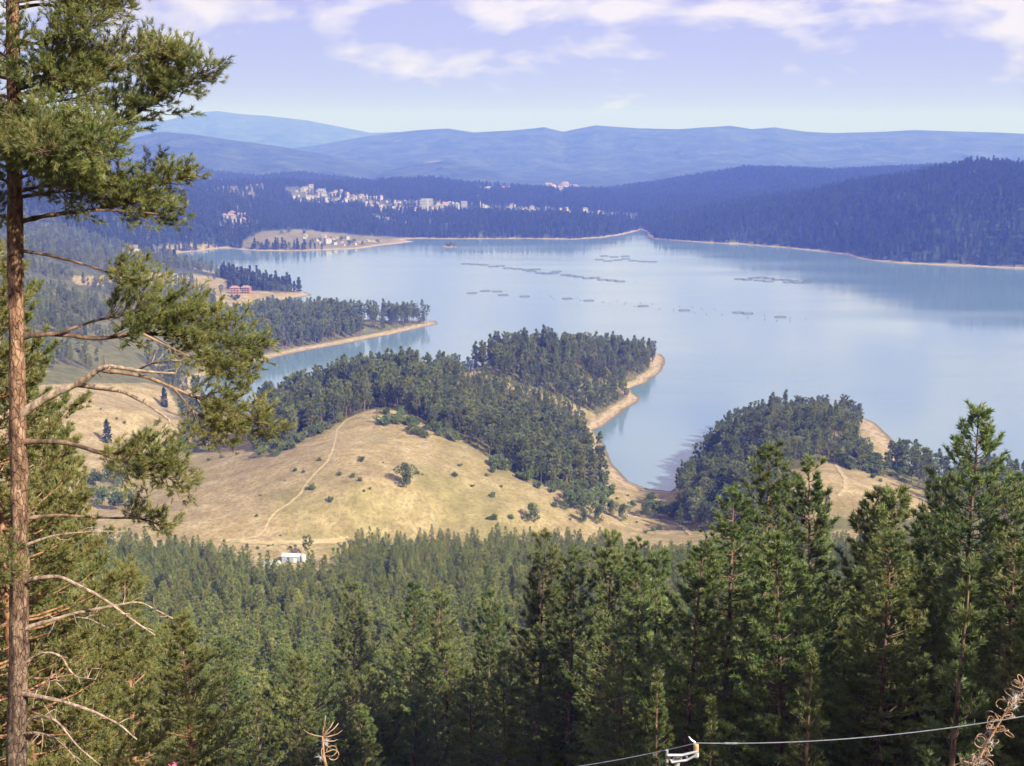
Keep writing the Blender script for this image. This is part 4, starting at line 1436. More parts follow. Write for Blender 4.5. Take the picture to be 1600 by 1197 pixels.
block(667, 328, 28, 16, 25, 'tallest white hotel tower in the middle of the far town', 'hotel_tower', M['wall_white'], 7, strip=True)
block(690, 329, 30, 12, 12, 'low orange-roofed block beside the hotel tower', 'apartment_block', M['wall_cream'], 4)
block(712, 330, 16, 12, 17, 'pale apartment block at the wood edge, nearer the hotel tower', 'apartment_block', M['wall_white'], 5, rz=-0.2)
block(725, 328, 14, 12, 20, 'pale apartment block behind the first one at the wood edge', 'apartment_block', M['wall_white'], 6)
block(503, 303, 18, 12, 12, 'large pale house block on the upper terrace of the town', 'apartment_block', M['wall_white'], 4)
block(1053, 326, 9, 7, 10, 'lone tiny white building at the foot of the dark hill beyond the channel', 'lone_building', M['wall_white'], 3)


def mosque():
    p = ground_at([744], [330], 2000, 4500)[0]
    e = empty('mosque', tuple(p), 0.2)
    tag(e, 'small white mosque with slender minaret in the strung-out end of the town', 'mosque')
    a = MB()
    a.box(-7, 7, -6, 6, -3, 8)
    a.build('wall', M['wall_white'], e)
    b = MB()
    rings = [(5.2 * math.cos(t), 8 + 4.2 * math.sin(t)) for t in np.linspace(0, 1.5, 6)]
    b.tube([(0, 0, z) for r, z in rings], [r for r, z in rings], 16)
    b.build('dome', M['roof_grey'], e, smooth=True)
    c = MB()
    c.tube([(10, 0, -3), (10, 0, 17), (10, 0, 17.2), (10, 0, 18.2), (10, 0, 18.4), (10, 0, 21), (10, 0, 26)], [1.5, 1.3, 2.0, 2.0, 1.1, 1.1, 0.05], 12)
    c.build('minaret', M['wall_white'], e)


mosque()


def red_house(px, py, label, rz):
    p = ground_at([px], [py], 1200, 2400)[0]
    e = empty('red_guesthouse', tuple(p), rz)
    tag(e, label, 'house')
    a = MB()
    a.box(-5, 5, -4, 4, -1.5, 7.2)
    a.build('wall', M['wall_red'], e)
    for z in (2.5, 5.0):
        b = MB()
        b.box(-5.9, 5.9, -5.2, 4.3, z, z + 0.35)
        b.build('balcony', M['wall_cream'], e)
    for f in range(3):
        for j in range(3):
            b = MB()
            b.box(-4 + j * 3.2, -2.4 + j * 3.2, -4.08, -3.9, 0.5 + f * 2.5, 2.1 + f * 2.5)
            b.build('window', M['glass'], e)
    r = MB()
    r.add([(-6, -5.4, 7.2), (6, -5.4, 7.2), (6, 4.6, 7.2), (-6, 4.6, 7.2), (-3, -0.4, 9.6), (3, -0.4, 9.6)], [(0, 1, 5, 4), (2, 3, 4, 5), (1, 2, 5), (3, 0, 4), (3, 2, 1, 0)])
    r.build('roof', M['roof_red'], e)


red_house(367, 459, 'red balconied guesthouse on the sandy point, half behind a dark bush', 0.15)
red_house(385, 458.5, 'red balconied guesthouse on the sandy point, nearer its tip', -0.1)


# white sheds by the meadow
def sheds():
    p = ground_at([456], [877], 430, 700)[0]
    p[2] += 0.3
    e = empty('metal_shed', tuple(p), math.radians(-8), 0.75)
    tag(e, 'long blue-grey metal shed with pale roof by the dirt road', 'shed')
    w = MB()
    w.box(-4.6, 4.6, -2.6, 2.6, -1, 2.9)
    w.build('wall', M['metal_blue'], e)
    r = MB()
    r.add([(-4.9, -2.9, 2.9), (4.9, -2.9, 2.9), (4.9, 2.9, 2.9), (-4.9, 2.9, 2.9), (-4.9, 0, 4.0), (4.9, 0, 4.0)], [(0, 1, 5, 4), (2, 3, 4, 5), (1, 2, 5), (3, 0, 4), (3, 2, 1, 0)])
    r.build('roof', M['sheet_white'], e)
    d = MB()
    d.box(1.6, 3.6, -2.72, -2.58, -0.4, 2.2)
    d.build('door', M['sheet_white'], e)
    p = ground_at([425], [884], 430, 700)[0]
    p[2] += 0.3
    e = empty('polytunnel', tuple(p), math.radians(-12), 0.7)
    tag(e, 'white plastic covered tunnel beside the blue-grey shed', 'polytunnel')
    n = 14
    a = np.linspace(0, math.pi, n)
    rad = 2.6
    cover = MB()
    xs = np.linspace(-4.2, 4.2, 15)
    V, Fq = [], []
    for i, x in enumerate(xs):
        k = 1 - 0.05 * (i % 2)
        V += [(x, -math.cos(t) * rad * k, math.sin(t) * rad * 1.15 * k - 0.2) for t in a]
    for i in range(len(xs) - 1):
        Fq += [(i * n + j, i * n + j + 1, (i + 1) * n + j + 1, (i + 1) * n + j) for j in range(n - 1)]
    Fq += [tuple(range(n)), tuple((len(xs) - 1) * n + j for j in range(n))[::-1]]
    cover.add(V, Fq)
    cover.build('cover', M['sheet_white'], e)
    for x in xs[::2]:
        h = MB()
        h.tube([(x, -math.cos(t) * rad * 1.02, math.sin(t) * rad * 1.17 - 0.2) for t in a], [0.06] * n, 5)
        h.build('hoop', M['galv'], e)
    p = ground_at([474], [878], 430, 700)[0]
    e = empty('water_tank', tuple(p))
    tag(e, 'small upright white tank between the shed and the lone pine', 'tank')
    t = MB()
    t.tube([(0, 0, -1), (0, 0, 2.6), (0, 0, 3.1), (0, 0, 3.3)], [1.0, 1.0, 0.7, 0.15], 14)
    t.build('body', M['sheet_white'], e, smooth=True)
    l = MB()
    l.tube([(0, 0, 3.25), (0, 0, 3.5)], [0.3, 0.28], 10)
    l.build('lid', M['galv'], e)


sheds()


# ------------------------------------------------------------------ fish farm
def ring_mesh(R, z, r, n=28, m=5):
    a = np.linspace(0, 2 * np.pi, n, endpoint=False)
    P = np.stack([R * np.cos(a), R * np.sin(a), np.full(n, z)], 1)
    b = np.linspace(0, 2 * np.pi, m, endpoint=False)
    O = unit(P * np.array([1, 1, 0]))
    V = P[:, None] + r * (np.cos(b)[None, :, None] * O[:, None] + np.sin(b)[None, :, None] * np.array([0, 0, 1.0]))
    i = np.arange(n)[:, None]
    j = np.arange(m)[None]
    Q = np.stack([i * m + j, ((i + 1) % n) * m + j, ((i + 1) % n) * m + (j + 1) % m, i * m + (j + 1) % m], -1).reshape(-1, 4)
    return V.reshape(-1, 3), Q


_fl = mesh_np('float_ring', *cat_mesh([ring_mesh(7.6, 0.15, 0.24), ring_mesh(7.0, 0.15, 0.2)]), M['cage'])
_hr = mesh_np('handrail', *cat_mesh([ring_mesh(7.0, 1.2, 0.08)] + [tube_np(np.array([[7 * math.cos(t), 7 * math.sin(t), 0.2], [7 * math.cos(t), 7 * math.sin(t), 1.2]]), [0.07, 0.07], 4) for t in np.linspace(0, 6.283, 12, endpoint=False)]), M['cage'])


def zf(a, b):
    return 700 + a * 0.375, 360 + b * 0.375


CAGES = {
    'round fish cage in the long chain across the middle of the lake': [(75, 140), (112, 142), (150, 144), (188, 151), (218, 149), (250, 158), (290, 161), (330, 165), (366, 163), (348, 171), (384, 178), (412, 181), (440, 179),
        (452, 172), (490, 186), (514, 190), (544, 194), (582, 200), (612, 198), (644, 206), (682, 209), (716, 213)],
    'round fish cage in the cluster near the channel mouth': [(652, 107), (692, 111), (738, 108), (630, 122), (666, 128), (706, 124), (742, 119), (772, 127), (812, 130), (852, 131)],
    'round fish cage in the cluster off the dark wooded shore': [(1215, 203), (1246, 206), (1272, 199), (1310, 197), (1340, 201), (1334, 213), (1298, 209), (1372, 206), (1410, 207), (1442, 211), (1418, 217), (1462, 219), (1504, 209), (1498, 218)],
    'single round fish cage in the loose line among buoys': [(100, 262), (155, 253), (205, 255), (230, 270), (320, 276), (497, 285), (587, 293), (813, 316), (985, 334), (1210, 343), (1248, 347), (1385, 362)],
}
for lab, lst in CAGES.items():
    for a, b in lst:
        p = at_z(*zf(a, b), 0)
        e = empty('fish_cage', (p[0], p[1], 0), 0, 0.95 if 'loose' not in lab else 0.82)
        tag(e, lab, 'fish cage', lab.replace('round fish cage', 'fish cages').replace('single fish', 'fish'))
        obj('float_ring', _fl, e)
        obj('handrail', _hr, e)
_bb = MB()
_bb.tube([(0, 0, -0.6), (0, 0, -0.3), (0, 0, 0.5), (0, 0, 1.1), (0, 0, 1.2)], [0.3, 0.8, 1.0, 0.6, 0.1], 8)
_bm = _bb.mesh('float', M['buoy'], True)
_bt = MB()
_bt.tube([(0, 0, 1.1), (0, 0, 2.4)], [0.12, 0.1], 5)
_tm = _bt.mesh('mast', M['buoy'])
for a, b in [(385, 280), (427, 275), (440, 287), (540, 282), (552, 292), (645, 300), (672, 308), (705, 293), (735, 308), (742, 300), (778, 317), (803, 303), (853, 306), (882, 328), (940, 331), (965, 317), (1018, 320), (1028, 344),
             (1058, 328), (1077, 350), (1110, 330), (1142, 352), (1250, 365), (1320, 355), (1320, 372), (1370, 378), (1425, 366), (1425, 381), (1490, 370), (780, 216)]:
    p = at_z(*zf(a, b), 0)
    e = empty('buoy', (p[0], p[1], 0), 0, 0.6)
    tag(e, 'tiny dark mooring buoy in the loose line across the lake', 'buoy', 'mooring buoys')
    obj('float', _bm, e)
    obj('mast', _tm, e)


# ------------------------------------------------------------------ ski lift: pylon and hauling cable
def lift():
    top = at_y(1089, 1161, 40.0)                          # cable saddle
    b0 = at_y(1058, 1183, 40.3)
    g0 = gz(b0[0], b0[1])
    e = empty('lift_pylon', (b0[0], b0[1], g0))
    tag(e, 'grey metal head of a small ski lift pylon below the cable', 'lift pylon')
    O = np.array([b0[0], b0[1], g0])

    def q(px, py, D=40.0):
        return tuple(at_y(px, py, D) - O)
    m = MB()
    m.tube([(0, 0, -0.3), (0, 0, b0[2] - g0)], [0.11, 0.09], 10)
    m.build('mast', M['galv'], e)
    for dy in (-0.22, 0.22):
        m = MB()
        m.tube([q(1043, 1180, 40 + dy), q(1066, 1180, 40 + dy), q(1090, 1174, 40 + dy)], [0.045, 0.045, 0.04], 6)
        m.build('arm_beam', M['galv'], e)
        m = MB()
        m.tube([q(1049, 1191, 40 + dy), q(1072, 1188, 40 + dy), q(1090, 1179, 40 + dy)], [0.04, 0.04, 0.035], 6)
        m.build('arm_beam', M['galv'], e)
    for a, b in (((1050, 1189), (1058, 1180)), ((1064, 1181), (1064, 1189)), ((1043, 1180), (1050, 1191)), ((1072, 1179), (1074, 1187))):
        m = MB()
        m.tube([q(*a), q(*b)], [0.035, 0.035], 6)
        m.build('brace', M['galv'], e)
    m = MB()
    m.tube([q(1042, 1172), q(1042, 1199)], [0.05, 0.05], 8)
    m.build('hanger_pin', M['galv'], e)
    m = MB()
    m.tube([q(1087.5, 1162), q(1087.5, 1178)], [0.085, 0.085], 12)
    m.build('roller', M['rust'], e)
    m = MB()
    m.tube([q(1086, 1180), q(1091, 1181)], [0.09, 0.09], 10)
    m.build('end_bracket', M['galv'], e)
    m = MB()
    m.tube([q(1076, 1151), q(1080, 1156), q(1086, 1160)], [0.02, 0.03, 0.03], 6)
    m.build('rope_guide', M['galv'], e)
    # the cable
    A, B = LIFT_A, LIFT_B
    t = np.linspace(0, 1, 24)
    left = A + (top - A) * t[:, None] - np.array([0, 0, 1]) * (0.25 * 4 * t * (1 - t))[:, None]
    right = top + (B - top) * t[:, None] - np.array([0, 0, 1]) * (0.30 * 4 * t * (1 - t))[:, None]
    P = np.concatenate([left, right[1:]])
    ext0 = A + (A - left[1]) * 60 / np.linalg.norm(A - left[1]) * 0.25
    c = MB()
    O2 = P[0]
    c.tube(np.concatenate([[ext0], P]) - O2, [0.016] * (len(P) + 1), 6)
    e2 = empty('lift_cable', tuple(O2))
    tag(e2, 'thin taut steel lift cable crossing the dark forest shade', 'cable')
    c.build('rope', M['galv'], e2, smooth=True)
    s = MB()
    k0, k1 = right[2] - O2, right[3] - O2
    s.tube([k0, k0 + (k1 - k0) * 0.9], [0.03, 0.03], 8)
    s.build('splice_sleeve', M['galv'], e2)


lift()
# ------------------------------------------------------------------ big pine beside the camera
def spray(P, start, g, step=0.04, tl=(0.25, 0.62), flat=0.55, dens=1.0, upb=0.25):
    """Leafy twigs along a limb: returns twig tubes and needle shoots."""
    P = np.asarray(P, float)
    s = np.r_[0, np.cumsum(np.linalg.norm(np.diff(P, axis=0), axis=1))]
    tot = s[-1]
    tubes, SP, SD = [], [], []
    u = tot * start
    while u < tot:
        f = (u - tot * start) / (tot * (1 - start) + 1e-6)
        pos = np.array([np.interp(u, s, P[:, i]) for i in range(3)])
        tan = unit(np.array([np.interp(min(u + 0.1, tot), s, P[:, i]) - np.interp(max(u - 0.1, 0), s, P[:, i]) for i in range(3)]))
        r = g.normal(size=3) * np.array([1, 1, flat])
        r -= (r @ tan) * tan
        d = unit(tan * g.uniform(0.5, 1.1) + unit(r) * g.uniform(0.6, 1.2) + np.array([0, 0, upb * g.uniform(0.2, 1.5)]))
        ln = g.uniform(*tl) * (0.55 + 0.75 * math.sin(math.pi * min(1, 0.25 + f * 0.75)))
        mid = pos + d * ln * 0.5 + g.normal(0, 0.02, 3)
        end = pos + d * ln + np.array([0, 0, 0.10 * ln])
        tubes.append(tube_np(np.array([pos, mid, end]), [0.009, 0.006, 0.003], 3))
        ns = max(2, int(ln / 0.06 * dens))
        for q in np.linspace(0.28, 1.0, ns):
            b = pos * (1 - q) ** 2 + 2 * mid * q * (1 - q) + end * q * q
            dd = unit(d * g.uniform(0.5, 1.0) + g.normal(0, 0.55, 3) * np.array([1, 1, 0.6]) + np.array([0, 0, 0.38]))
            SP.append(b + dd * g.uniform(0.02, 0.10))
            SD.append(dd)
        u += step * g.uniform(0.6, 1.4) / dens
    return tubes, np.array(SP), np.array(SD)


def shoots(SP, SD, g, k=30, Ln=0.08, Wd=0.0105, sl=0.11):
    """Needles set round and along each shoot."""
    n = len(SP)
    m = 3
    P = np.concatenate([SP + SD * (sl * (j + 0.6) / m) for j in range(m)])
    return blades(P, np.tile(SD, (m, 1)), k // m, Ln, Wd, 0.95, g, back=0.02)


def big_pine():
    g = np.random.default_rng(5)
    D0 = 21.0
    tr = [(14, -420), (17, -180), (19, -60), (20, 60), (22, 180), (23.5, 330), (25.5, 500), (28, 650), (30.5, 760), (31, 900), (28.5, 1050), (26, 1190), (24, 1330), (22, 1500)]
    tw = [12, 17, 20, 23, 25, 27, 28.5, 31, 32, 33, 36, 39, 43, 52]
    a = np.array(tr, float)
    TP = at_y(a[:, 0], a[:, 1], D0)
    gzv = gz(TP[-1, 0], D0)
    TP[-1, 2] = min(TP[-1, 2], gzv - 0.3)
    O = np.array([TP[-1, 0], D0, gzv])
    e = empty('pine_tree', tuple(O))
    tag(e, 'tall old pine at the picture edge with orange bark and long bare lower branches', 'pine tree')
    # trunk with plated bark relief
    s = np.linspace(0, len(TP) - 1, 260)
    C = np.stack([np.interp(s, np.arange(len(TP)), TP[:, i]) for i in range(3)], 1)
    for _ in range(6):
        C[1:-1] = (C[:-2] + 2 * C[1:-1] + C[2:]) / 4
    R = np.interp(s, np.arange(len(TP)), np.array(tw)) * D0 / F / 2 * 0.86
    n = 36
    V, Q = tube_np(C[::-1] - O, R[::-1], n)
    Vr = V.reshape(-1, n, 3)
    cc = (C[::-1] - O)[:, None]
    ang = np.arange(n) / n * 12
    zz = Vr[:, :1, 2]
    rel = fbm(np.broadcast_to(ang[None], Vr.shape[:2]) * 1.0, np.broadcast_to(zz * 2.6, Vr.shape[:2]), 4)
    rel2 = np.abs(fbm(np.broadcast_to(ang[None] * 1.6 + 9, Vr.shape[:2]), np.broadcast_to(zz * 4.2, Vr.shape[:2]), 3) - 0.5)
    Vr = cc + (Vr - cc) * (1 + 0.34 * (rel - 0.5) - 0.4 * np.clip(0.07 - rel2, 0, 1)[..., ] * 3)[..., None]
    obj('trunk', mesh_np('trunk', Vr.reshape(-1, 3), Q, M['bark_big'], smooth=True), e)
    # limbs: (pixels, distance change along the limb, base radius m, leafy from, tuft spread)
    LIMBS = [
        ([(21, 14), (60, 6), (100, 8), (150, 6), (195, -8)], 0.6, 0.035, 0.30, (0.25, 0.6)),
        ([(22, 60), (60, 70), (110, 52), (145, 35)], -0.8, 0.03, 0.25, (0.25, 0.6)),
        ([(22, 140), (70, 128), (115, 112), (160, 104), (215, 88), (235, 80)], 0.9, 0.04, 0.30, (0.3, 0.62)),
        ([(23, 238), (90, 218), (160, 200), (200, 184), (235, 160), (262, 135), (295, 122), (318, 104)], -1.2, 0.055, 0.42, (0.3, 0.62)),
        ([(235, 160), (252, 125), (258, 95), (250, 82)], -1.3, 0.02, 0.2, (0.2, 0.4)),
        ([(23, 262), (60, 232), (95, 225), (140, 235), (170, 250)], -2.2, 0.04, 0.30, (0.3, 0.7)),
        ([(23, 300), (70, 290), (120, 292), (165, 300)], 1.6, 0.035, 0.2, (0.3, 0.7)),
        ([(24, 348), (80, 335), (150, 328), (210, 305), (260, 285), (292, 274)], 0.5, 0.045, 0.40, (0.28, 0.6)),
        ([(150, 328), (200, 330), (250, 335), (275, 342)], 0.3, 0.02, 0.2, (0.2, 0.5)),
        ([(25, 390), (80, 399), (140, 415), (180, 428), (222, 442)], -0.4, 0.03, 0.66, (0.2, 0.45)),
        ([(27, 525), (90, 521), (150, 530), (220, 520), (300, 525), (370, 540), (412, 552)], 0.6, 0.05, 0.36, (0.3, 0.66)),
        ([(90, 521), (150, 500), (220, 488), (290, 498), (330, 515)], 0.9, 0.025, 0.3, (0.28, 0.6)),
        ([(220, 520), (290, 555), (350, 575), (385, 585)], 0.4, 0.02, 0.3, (0.25, 0.5)),
        ([(30, 648), (80, 616), (130, 596), (155, 576), (172, 569), (220, 575), (276, 581)], -0.6, 0.075, 1.2, None),
        ([(220, 575), (245, 565), (268, 560)], -0.6, 0.02, 1.2, None),
        ([(118, 601), (190, 610), (230, 630), (270, 656), (255, 668)], -1.0, 0.04, 1.2, None),
        ([(160, 578), (230, 588), (270, 605), (310, 622), (350, 640), (400, 660), (425, 668)], 0.3, 0.035, 0.50, (0.28, 0.58)),
        ([(270, 605), (300, 640), (340, 668), (380, 678)], 0.1, 0.02, 0.22, (0.25, 0.52)),
        ([(31, 690), (100, 690), (150, 705), (190, 720), (250, 738), (300, 768)], -0.7, 0.045, 0.46, (0.2, 0.45)),
        ([(150, 705), (195, 710), (240, 712), (280, 725)], -0.6, 0.02, 0.3, (0.2, 0.45)),
        ([(31, 811), (90, 803), (150, 805), (220, 808), (268, 822)], 0.5, 0.035, 0.66, (0.15, 0.36)),
        ([(31, 855), (80, 838), (130, 833), (196, 831)], -0.4, 0.03, 1.2, None),
        ([(31, 912), (55, 904), (95, 900), (150, 928), (190, 955), (242, 994)], -0.8, 0.045, 1.2, None),
        ([(30, 985), (70, 972), (110, 960), (170, 948), (220, 941), (271, 969)], -0.3, 0.042, 1.2, None),
        ([(110, 963), (140, 968), (165, 981)], -0.3, 0.018, 1.2, None),
        ([(30, 1042), (60, 1022), (80, 1019), (98, 1026), (110, 1048), (125, 1060), (145, 1062)], -0.5, 0.028, 1.2, None),
        ([(45, 1086), (62, 1075), (80, 1064), (110, 1064)], -0.5, 0.02, 1.2, None),
        ([(28, 1083), (60, 1088), (100, 1095), (150, 1110), (190, 1130), (219, 1152)], -0.9, 0.046, 1.2, None),
        ([(26, 1150), (50, 1122), (72, 1120), (92, 1132), (120, 1165), (160, 1199)], -1.0, 0.034, 1.2, None),
        ([(27, 1146), (60, 1145), (82, 1150), (105, 1170), (130, 1203)], -0.7, 0.028, 1.2, None),
        ([(24, 300), (5, 280), (-40, 262)], -0.5, 0.03, 0.25, (0.3, 0.7)),
        ([(22, 100), (0, 82), (-40, 70)], -1.0, 0.03, 0.2, (0.3, 0.7)),
        ([(28, 900), (5, 885), (-30, 880)], -1.2, 0.03, 0.3, (0.3, 0.6)),
        ([(22, 250), (40, 240), (70, 238)], -2.5, 0.03, 0.3, (0.3, 0.6)),
    ]
    # short upper limbs all round the trunk that fill the crown
    for q in range(26):
        y0 = g.uniform(-260, 345)
        aa = g.uniform(0, 6.28)
        ln = g.uniform(70, 170)
        dx, dz_ = ln * math.cos(aa), ln * math.sin(aa) / 100
        LIMBS.append(([(21, y0), (21 + dx * 0.4, y0 - 8), (21 + dx * 0.8, y0 - 14), (21 + dx, y0 - 28)], dz_, 0.03, 0.30, (0.3, 0.7)))
    for pts, dd, r0, leafy_from, tl in LIMBS:
        a = np.array(pts, float)
        m = len(a)
        dist = D0 + dd * np.linspace(0, 1, m) ** 0.8
        P = at_y(a[:, 0], a[:, 1], dist)
        s = np.linspace(0, m - 1, m * 5)
        C = np.stack([np.interp(s, np.arange(m), P[:, i]) for i in range(3)], 1)
        C += np.cumsum(g.normal(0, 0.006, C.shape), 0) * np.linspace(0, 1, len(C))[:, None]
        for _ in range(2):
            C[1:-1] = (C[:-2] + 2 * C[1:-1] + C[2:]) / 4
        rr = np.interp(np.linspace(0, 1, len(C)), [0, 0.12, 1], [r0 * 1.15, r0 * 0.85, max(0.007, r0 * 0.22)]) * (1 + 0.12 * g.normal(size=len(C)))
        dead = leafy_from > 1
        parts = [tube_np(C - O, rr, 9)]
        if dead:                                     # broken dry twigs
            for q in range(int(3 + len(C) / 5)):
                i = int(g.integers(len(C) // 4, len(C)))
                d = unit(g.normal(size=3) + np.array([0.6, 0, 0]))
                ln = g.uniform(0.08, 0.34)
                parts.append(tube_np(np.array([C[i], C[i] + d * ln * 0.5 + g.normal(0, 0.02, 3), C[i] + d * ln + np.array([0, 0, g.normal(0, 0.06)])]) - O, [0.010, 0.007, 0.003], 4))
            br = obj('branch', mesh_np('branch', *cat_mesh(parts), M['dead_wood'], smooth=True), e)
            continue
        tubes, SP, SD = spray(C, leafy_from, g, tl=tl, dens=1.25)
        parts += [(v - O, f) for v, f in [(t[0], t[1]) for t in tubes] if f.shape[1] == 4]
        br = obj('branch', mesh_np('branch', *cat_mesh(parts), M['bark'], smooth=True), e)
        V, T = shoots(SP - O, SD, g)
        obj('foliage', mesh_np('foliage', V, T, M['needles']), br)


def bark_big():
    """Plated pine bark: orange flakes above, greyer and darker furrows towards the base."""
    m, nt, b, N, L = mat_new('bark_big')
    tc = N('ShaderNodeTexCoord')
    mp = N('ShaderNodeMapping')
    mp.inputs['Scale'].default_value = (1, 1, 0.38)
    L(tc.outputs['Object'], mp.inputs['Vector'])
    n = N('ShaderNodeTexNoise')
    n.inputs['Scale'].default_value = 11
    n.inputs['Detail'].default_value = 8
    n.inputs['Roughness'].default_value = 0.65
    L(mp.outputs['Vector'], n.inputs['Vector'])
    v = N('ShaderNodeTexVoronoi')
    v.feature = 'DISTANCE_TO_EDGE'
    v.inputs['Scale'].default_value = 16
    L(mp.outputs['Vector'], v.inputs['Vector'])
    sp = N('ShaderNodeSeparateXYZ')
    L(tc.outputs['Object'], sp.inputs[0])
    hr = N('ShaderNodeMapRange')
    hr.inputs['From Min'].default_value, hr.inputs['From Max'].default_value = 3.0, 11.0
    L(sp.outputs['Z'], hr.inputs['Value'])
    up = N('ShaderNodeValToRGB')
    e = up.color_ramp.elements
    e[0].position, e[0].color, e[1].position, e[1].color = 0.33, (0.07, 0.04, 0.03, 1), 0.68, (0.46, 0.29, 0.19, 1)
    x = e.new(0.5)
    x.color = (0.26, 0.145, 0.09, 1)
    lo = N('ShaderNodeValToRGB')
    e = lo.color_ramp.elements
    e[0].position, e[0].color, e[1].position, e[1].color = 0.33, (0.04, 0.03, 0.026, 1), 0.68, (0.30, 0.23, 0.18, 1)
    x = e.new(0.5)
    x.color = (0.12, 0.08, 0.06, 1)
    L(n.outputs['Fac'], up.inputs['Fac'])
    L(n.outputs['Fac'], lo.inputs['Fac'])
    mx = N('ShaderNodeMixRGB')
    L(hr.outputs['Result'], mx.inputs['Fac'])
    L(lo.outputs['Color'], mx.inputs['Color1'])
    L(up.outputs['Color'], mx.inputs['Color2'])
    cr = N('ShaderNodeMapRange')
    cr.inputs['From Max'].default_value = 0.06
    cr.inputs['To Min'].default_value = 0.45
    L(v.outputs['Distance'], cr.inputs['Value'])
    mu = N('ShaderNodeMixRGB')
    mu.blend_type = 'MULTIPLY'
    mu.inputs['Fac'].default_value = 1.0
    L(mx.outputs['Color'], mu.inputs['Color1'])
    L(cr.outputs['Result'], mu.inputs['Color2'])
    L(mu.outputs['Color'], b.inputs['Base Color'])
    b.inputs['Roughness'].default_value = 0.95
    b.inputs['Specular IOR Level'].default_value = 0.15
    bp = N('ShaderNodeBump')
    bp.inputs['Strength'].default_value = 1.0
    bp.inputs['Distance'].default_value = 0.03
    ad = N('ShaderNodeMath')
    ad.operation = 'ADD'
    L(n.outputs['Fac'], ad.inputs[0])
    L(cr.outputs['Result'], ad.inputs[1])
    L(ad.outputs[0], bp.inputs['Height'])
    L(bp.outputs['Normal'], b.inputs['Normal'])
    return m


M['bark_big'] = bark_big()
big_pine()


# second trunk crossing behind, with its own crown, and bushy pines close by
def close_pines():
    hi = conifer(401, h=19, base=0.14, R=2.9, whorl=0.40, per=7, twigs=34, k=15, Ln=0.14, Wd=0.025, spread=1.0, lean=0.01, droop=0.12, up=0.5, sides=14, gap=0.12, tr=0.0125)
    hm = as_two('close_pine', hi, M['bark_upper'], M['needles'])
    hi2 = conifer(402, h=12, base=0.05, R=2.7, whorl=0.36, per=7, twigs=32, k=15, Ln=0.135, Wd=0.024, spread=1.0, lean=0.02, droop=0.05, up=0.6, sides=10, gap=0.10)
    hm2 = as_two('close_pine', hi2, M['bark_upper'], M['needles'])
    for (px, py, D, mesh, hb, ws, lab, tilt) in [
        (58, 1190, 31.0, hm, 19, 1.0, 'second pine with a bright orange trunk crossing behind the big one', (0.0, -0.055)),
        (95, None, 38.0, hm2, 12, 1.0, 'bushy young pine filling the corner under the bare branches', (0, 0)),
        (300, None, 47.0, hm2, 12, 0.95, 'bushy sunlit pine at the forest edge beside the bare branches', (0, 0)),
        (205, None, 56.0, hm2, 12, 1.1, 'pale green pine top behind the two longest bare branches', (0, 0)),
        (40, None, 34.0, hm, 19, 0.85, 'bright green pine crown showing behind the middle of the big trunk', (0, 0)),
    ]:
        p = at_y(px, py or 1100, D)
        z0 = gz(p[0], p[1])
        if py is None:
            tip = {95: 700, 300: 955, 205: 868, 40: 395}[px]
            h = at_y(px, tip, D)[2] - z0
        else:
            h = 19.0
            # the trunk passes the measured pixel: shift the foot along the lean
            p[0] -= math.sin(-tilt[1]) * 0 
        s = h / hb
        tree_thing('pine_tree', mesh, (p[0], p[1], z0 - 0.2), 1.3 * px, s ** 0.5 * ws, lab, 'pine tree', None, tilt=tilt, zs=s ** 0.5 / ws)


close_pines()


# ------------------------------------------------------------------ fireweed stems gone to seed, right by the camera
M['seed'] = noise_col('seed_pod', (0.20, 0.11, 0.065), (0.44, 0.29, 0.19), 60, 0.6, 4)
M['fluff'] = noise_col('seed_fluff', (0.5, 0.48, 0.46), (0.68, 0.66, 0.64), 30, 0.8, 3)
M['petal'] = noise_col('petal', (0.62, 0.10, 0.26), (0.82, 0.22, 0.40), 40, 0.5, 3)
M['stem'] = noise_col('stem', (0.22, 0.12, 0.07), (0.42, 0.26, 0.16), 50, 0.7, 3)
M['weed_leaf'] = noise_col('weed_leaf', (0.10, 0.14, 0.05), (0.26, 0.20, 0.08), 20, 0.7, 3)


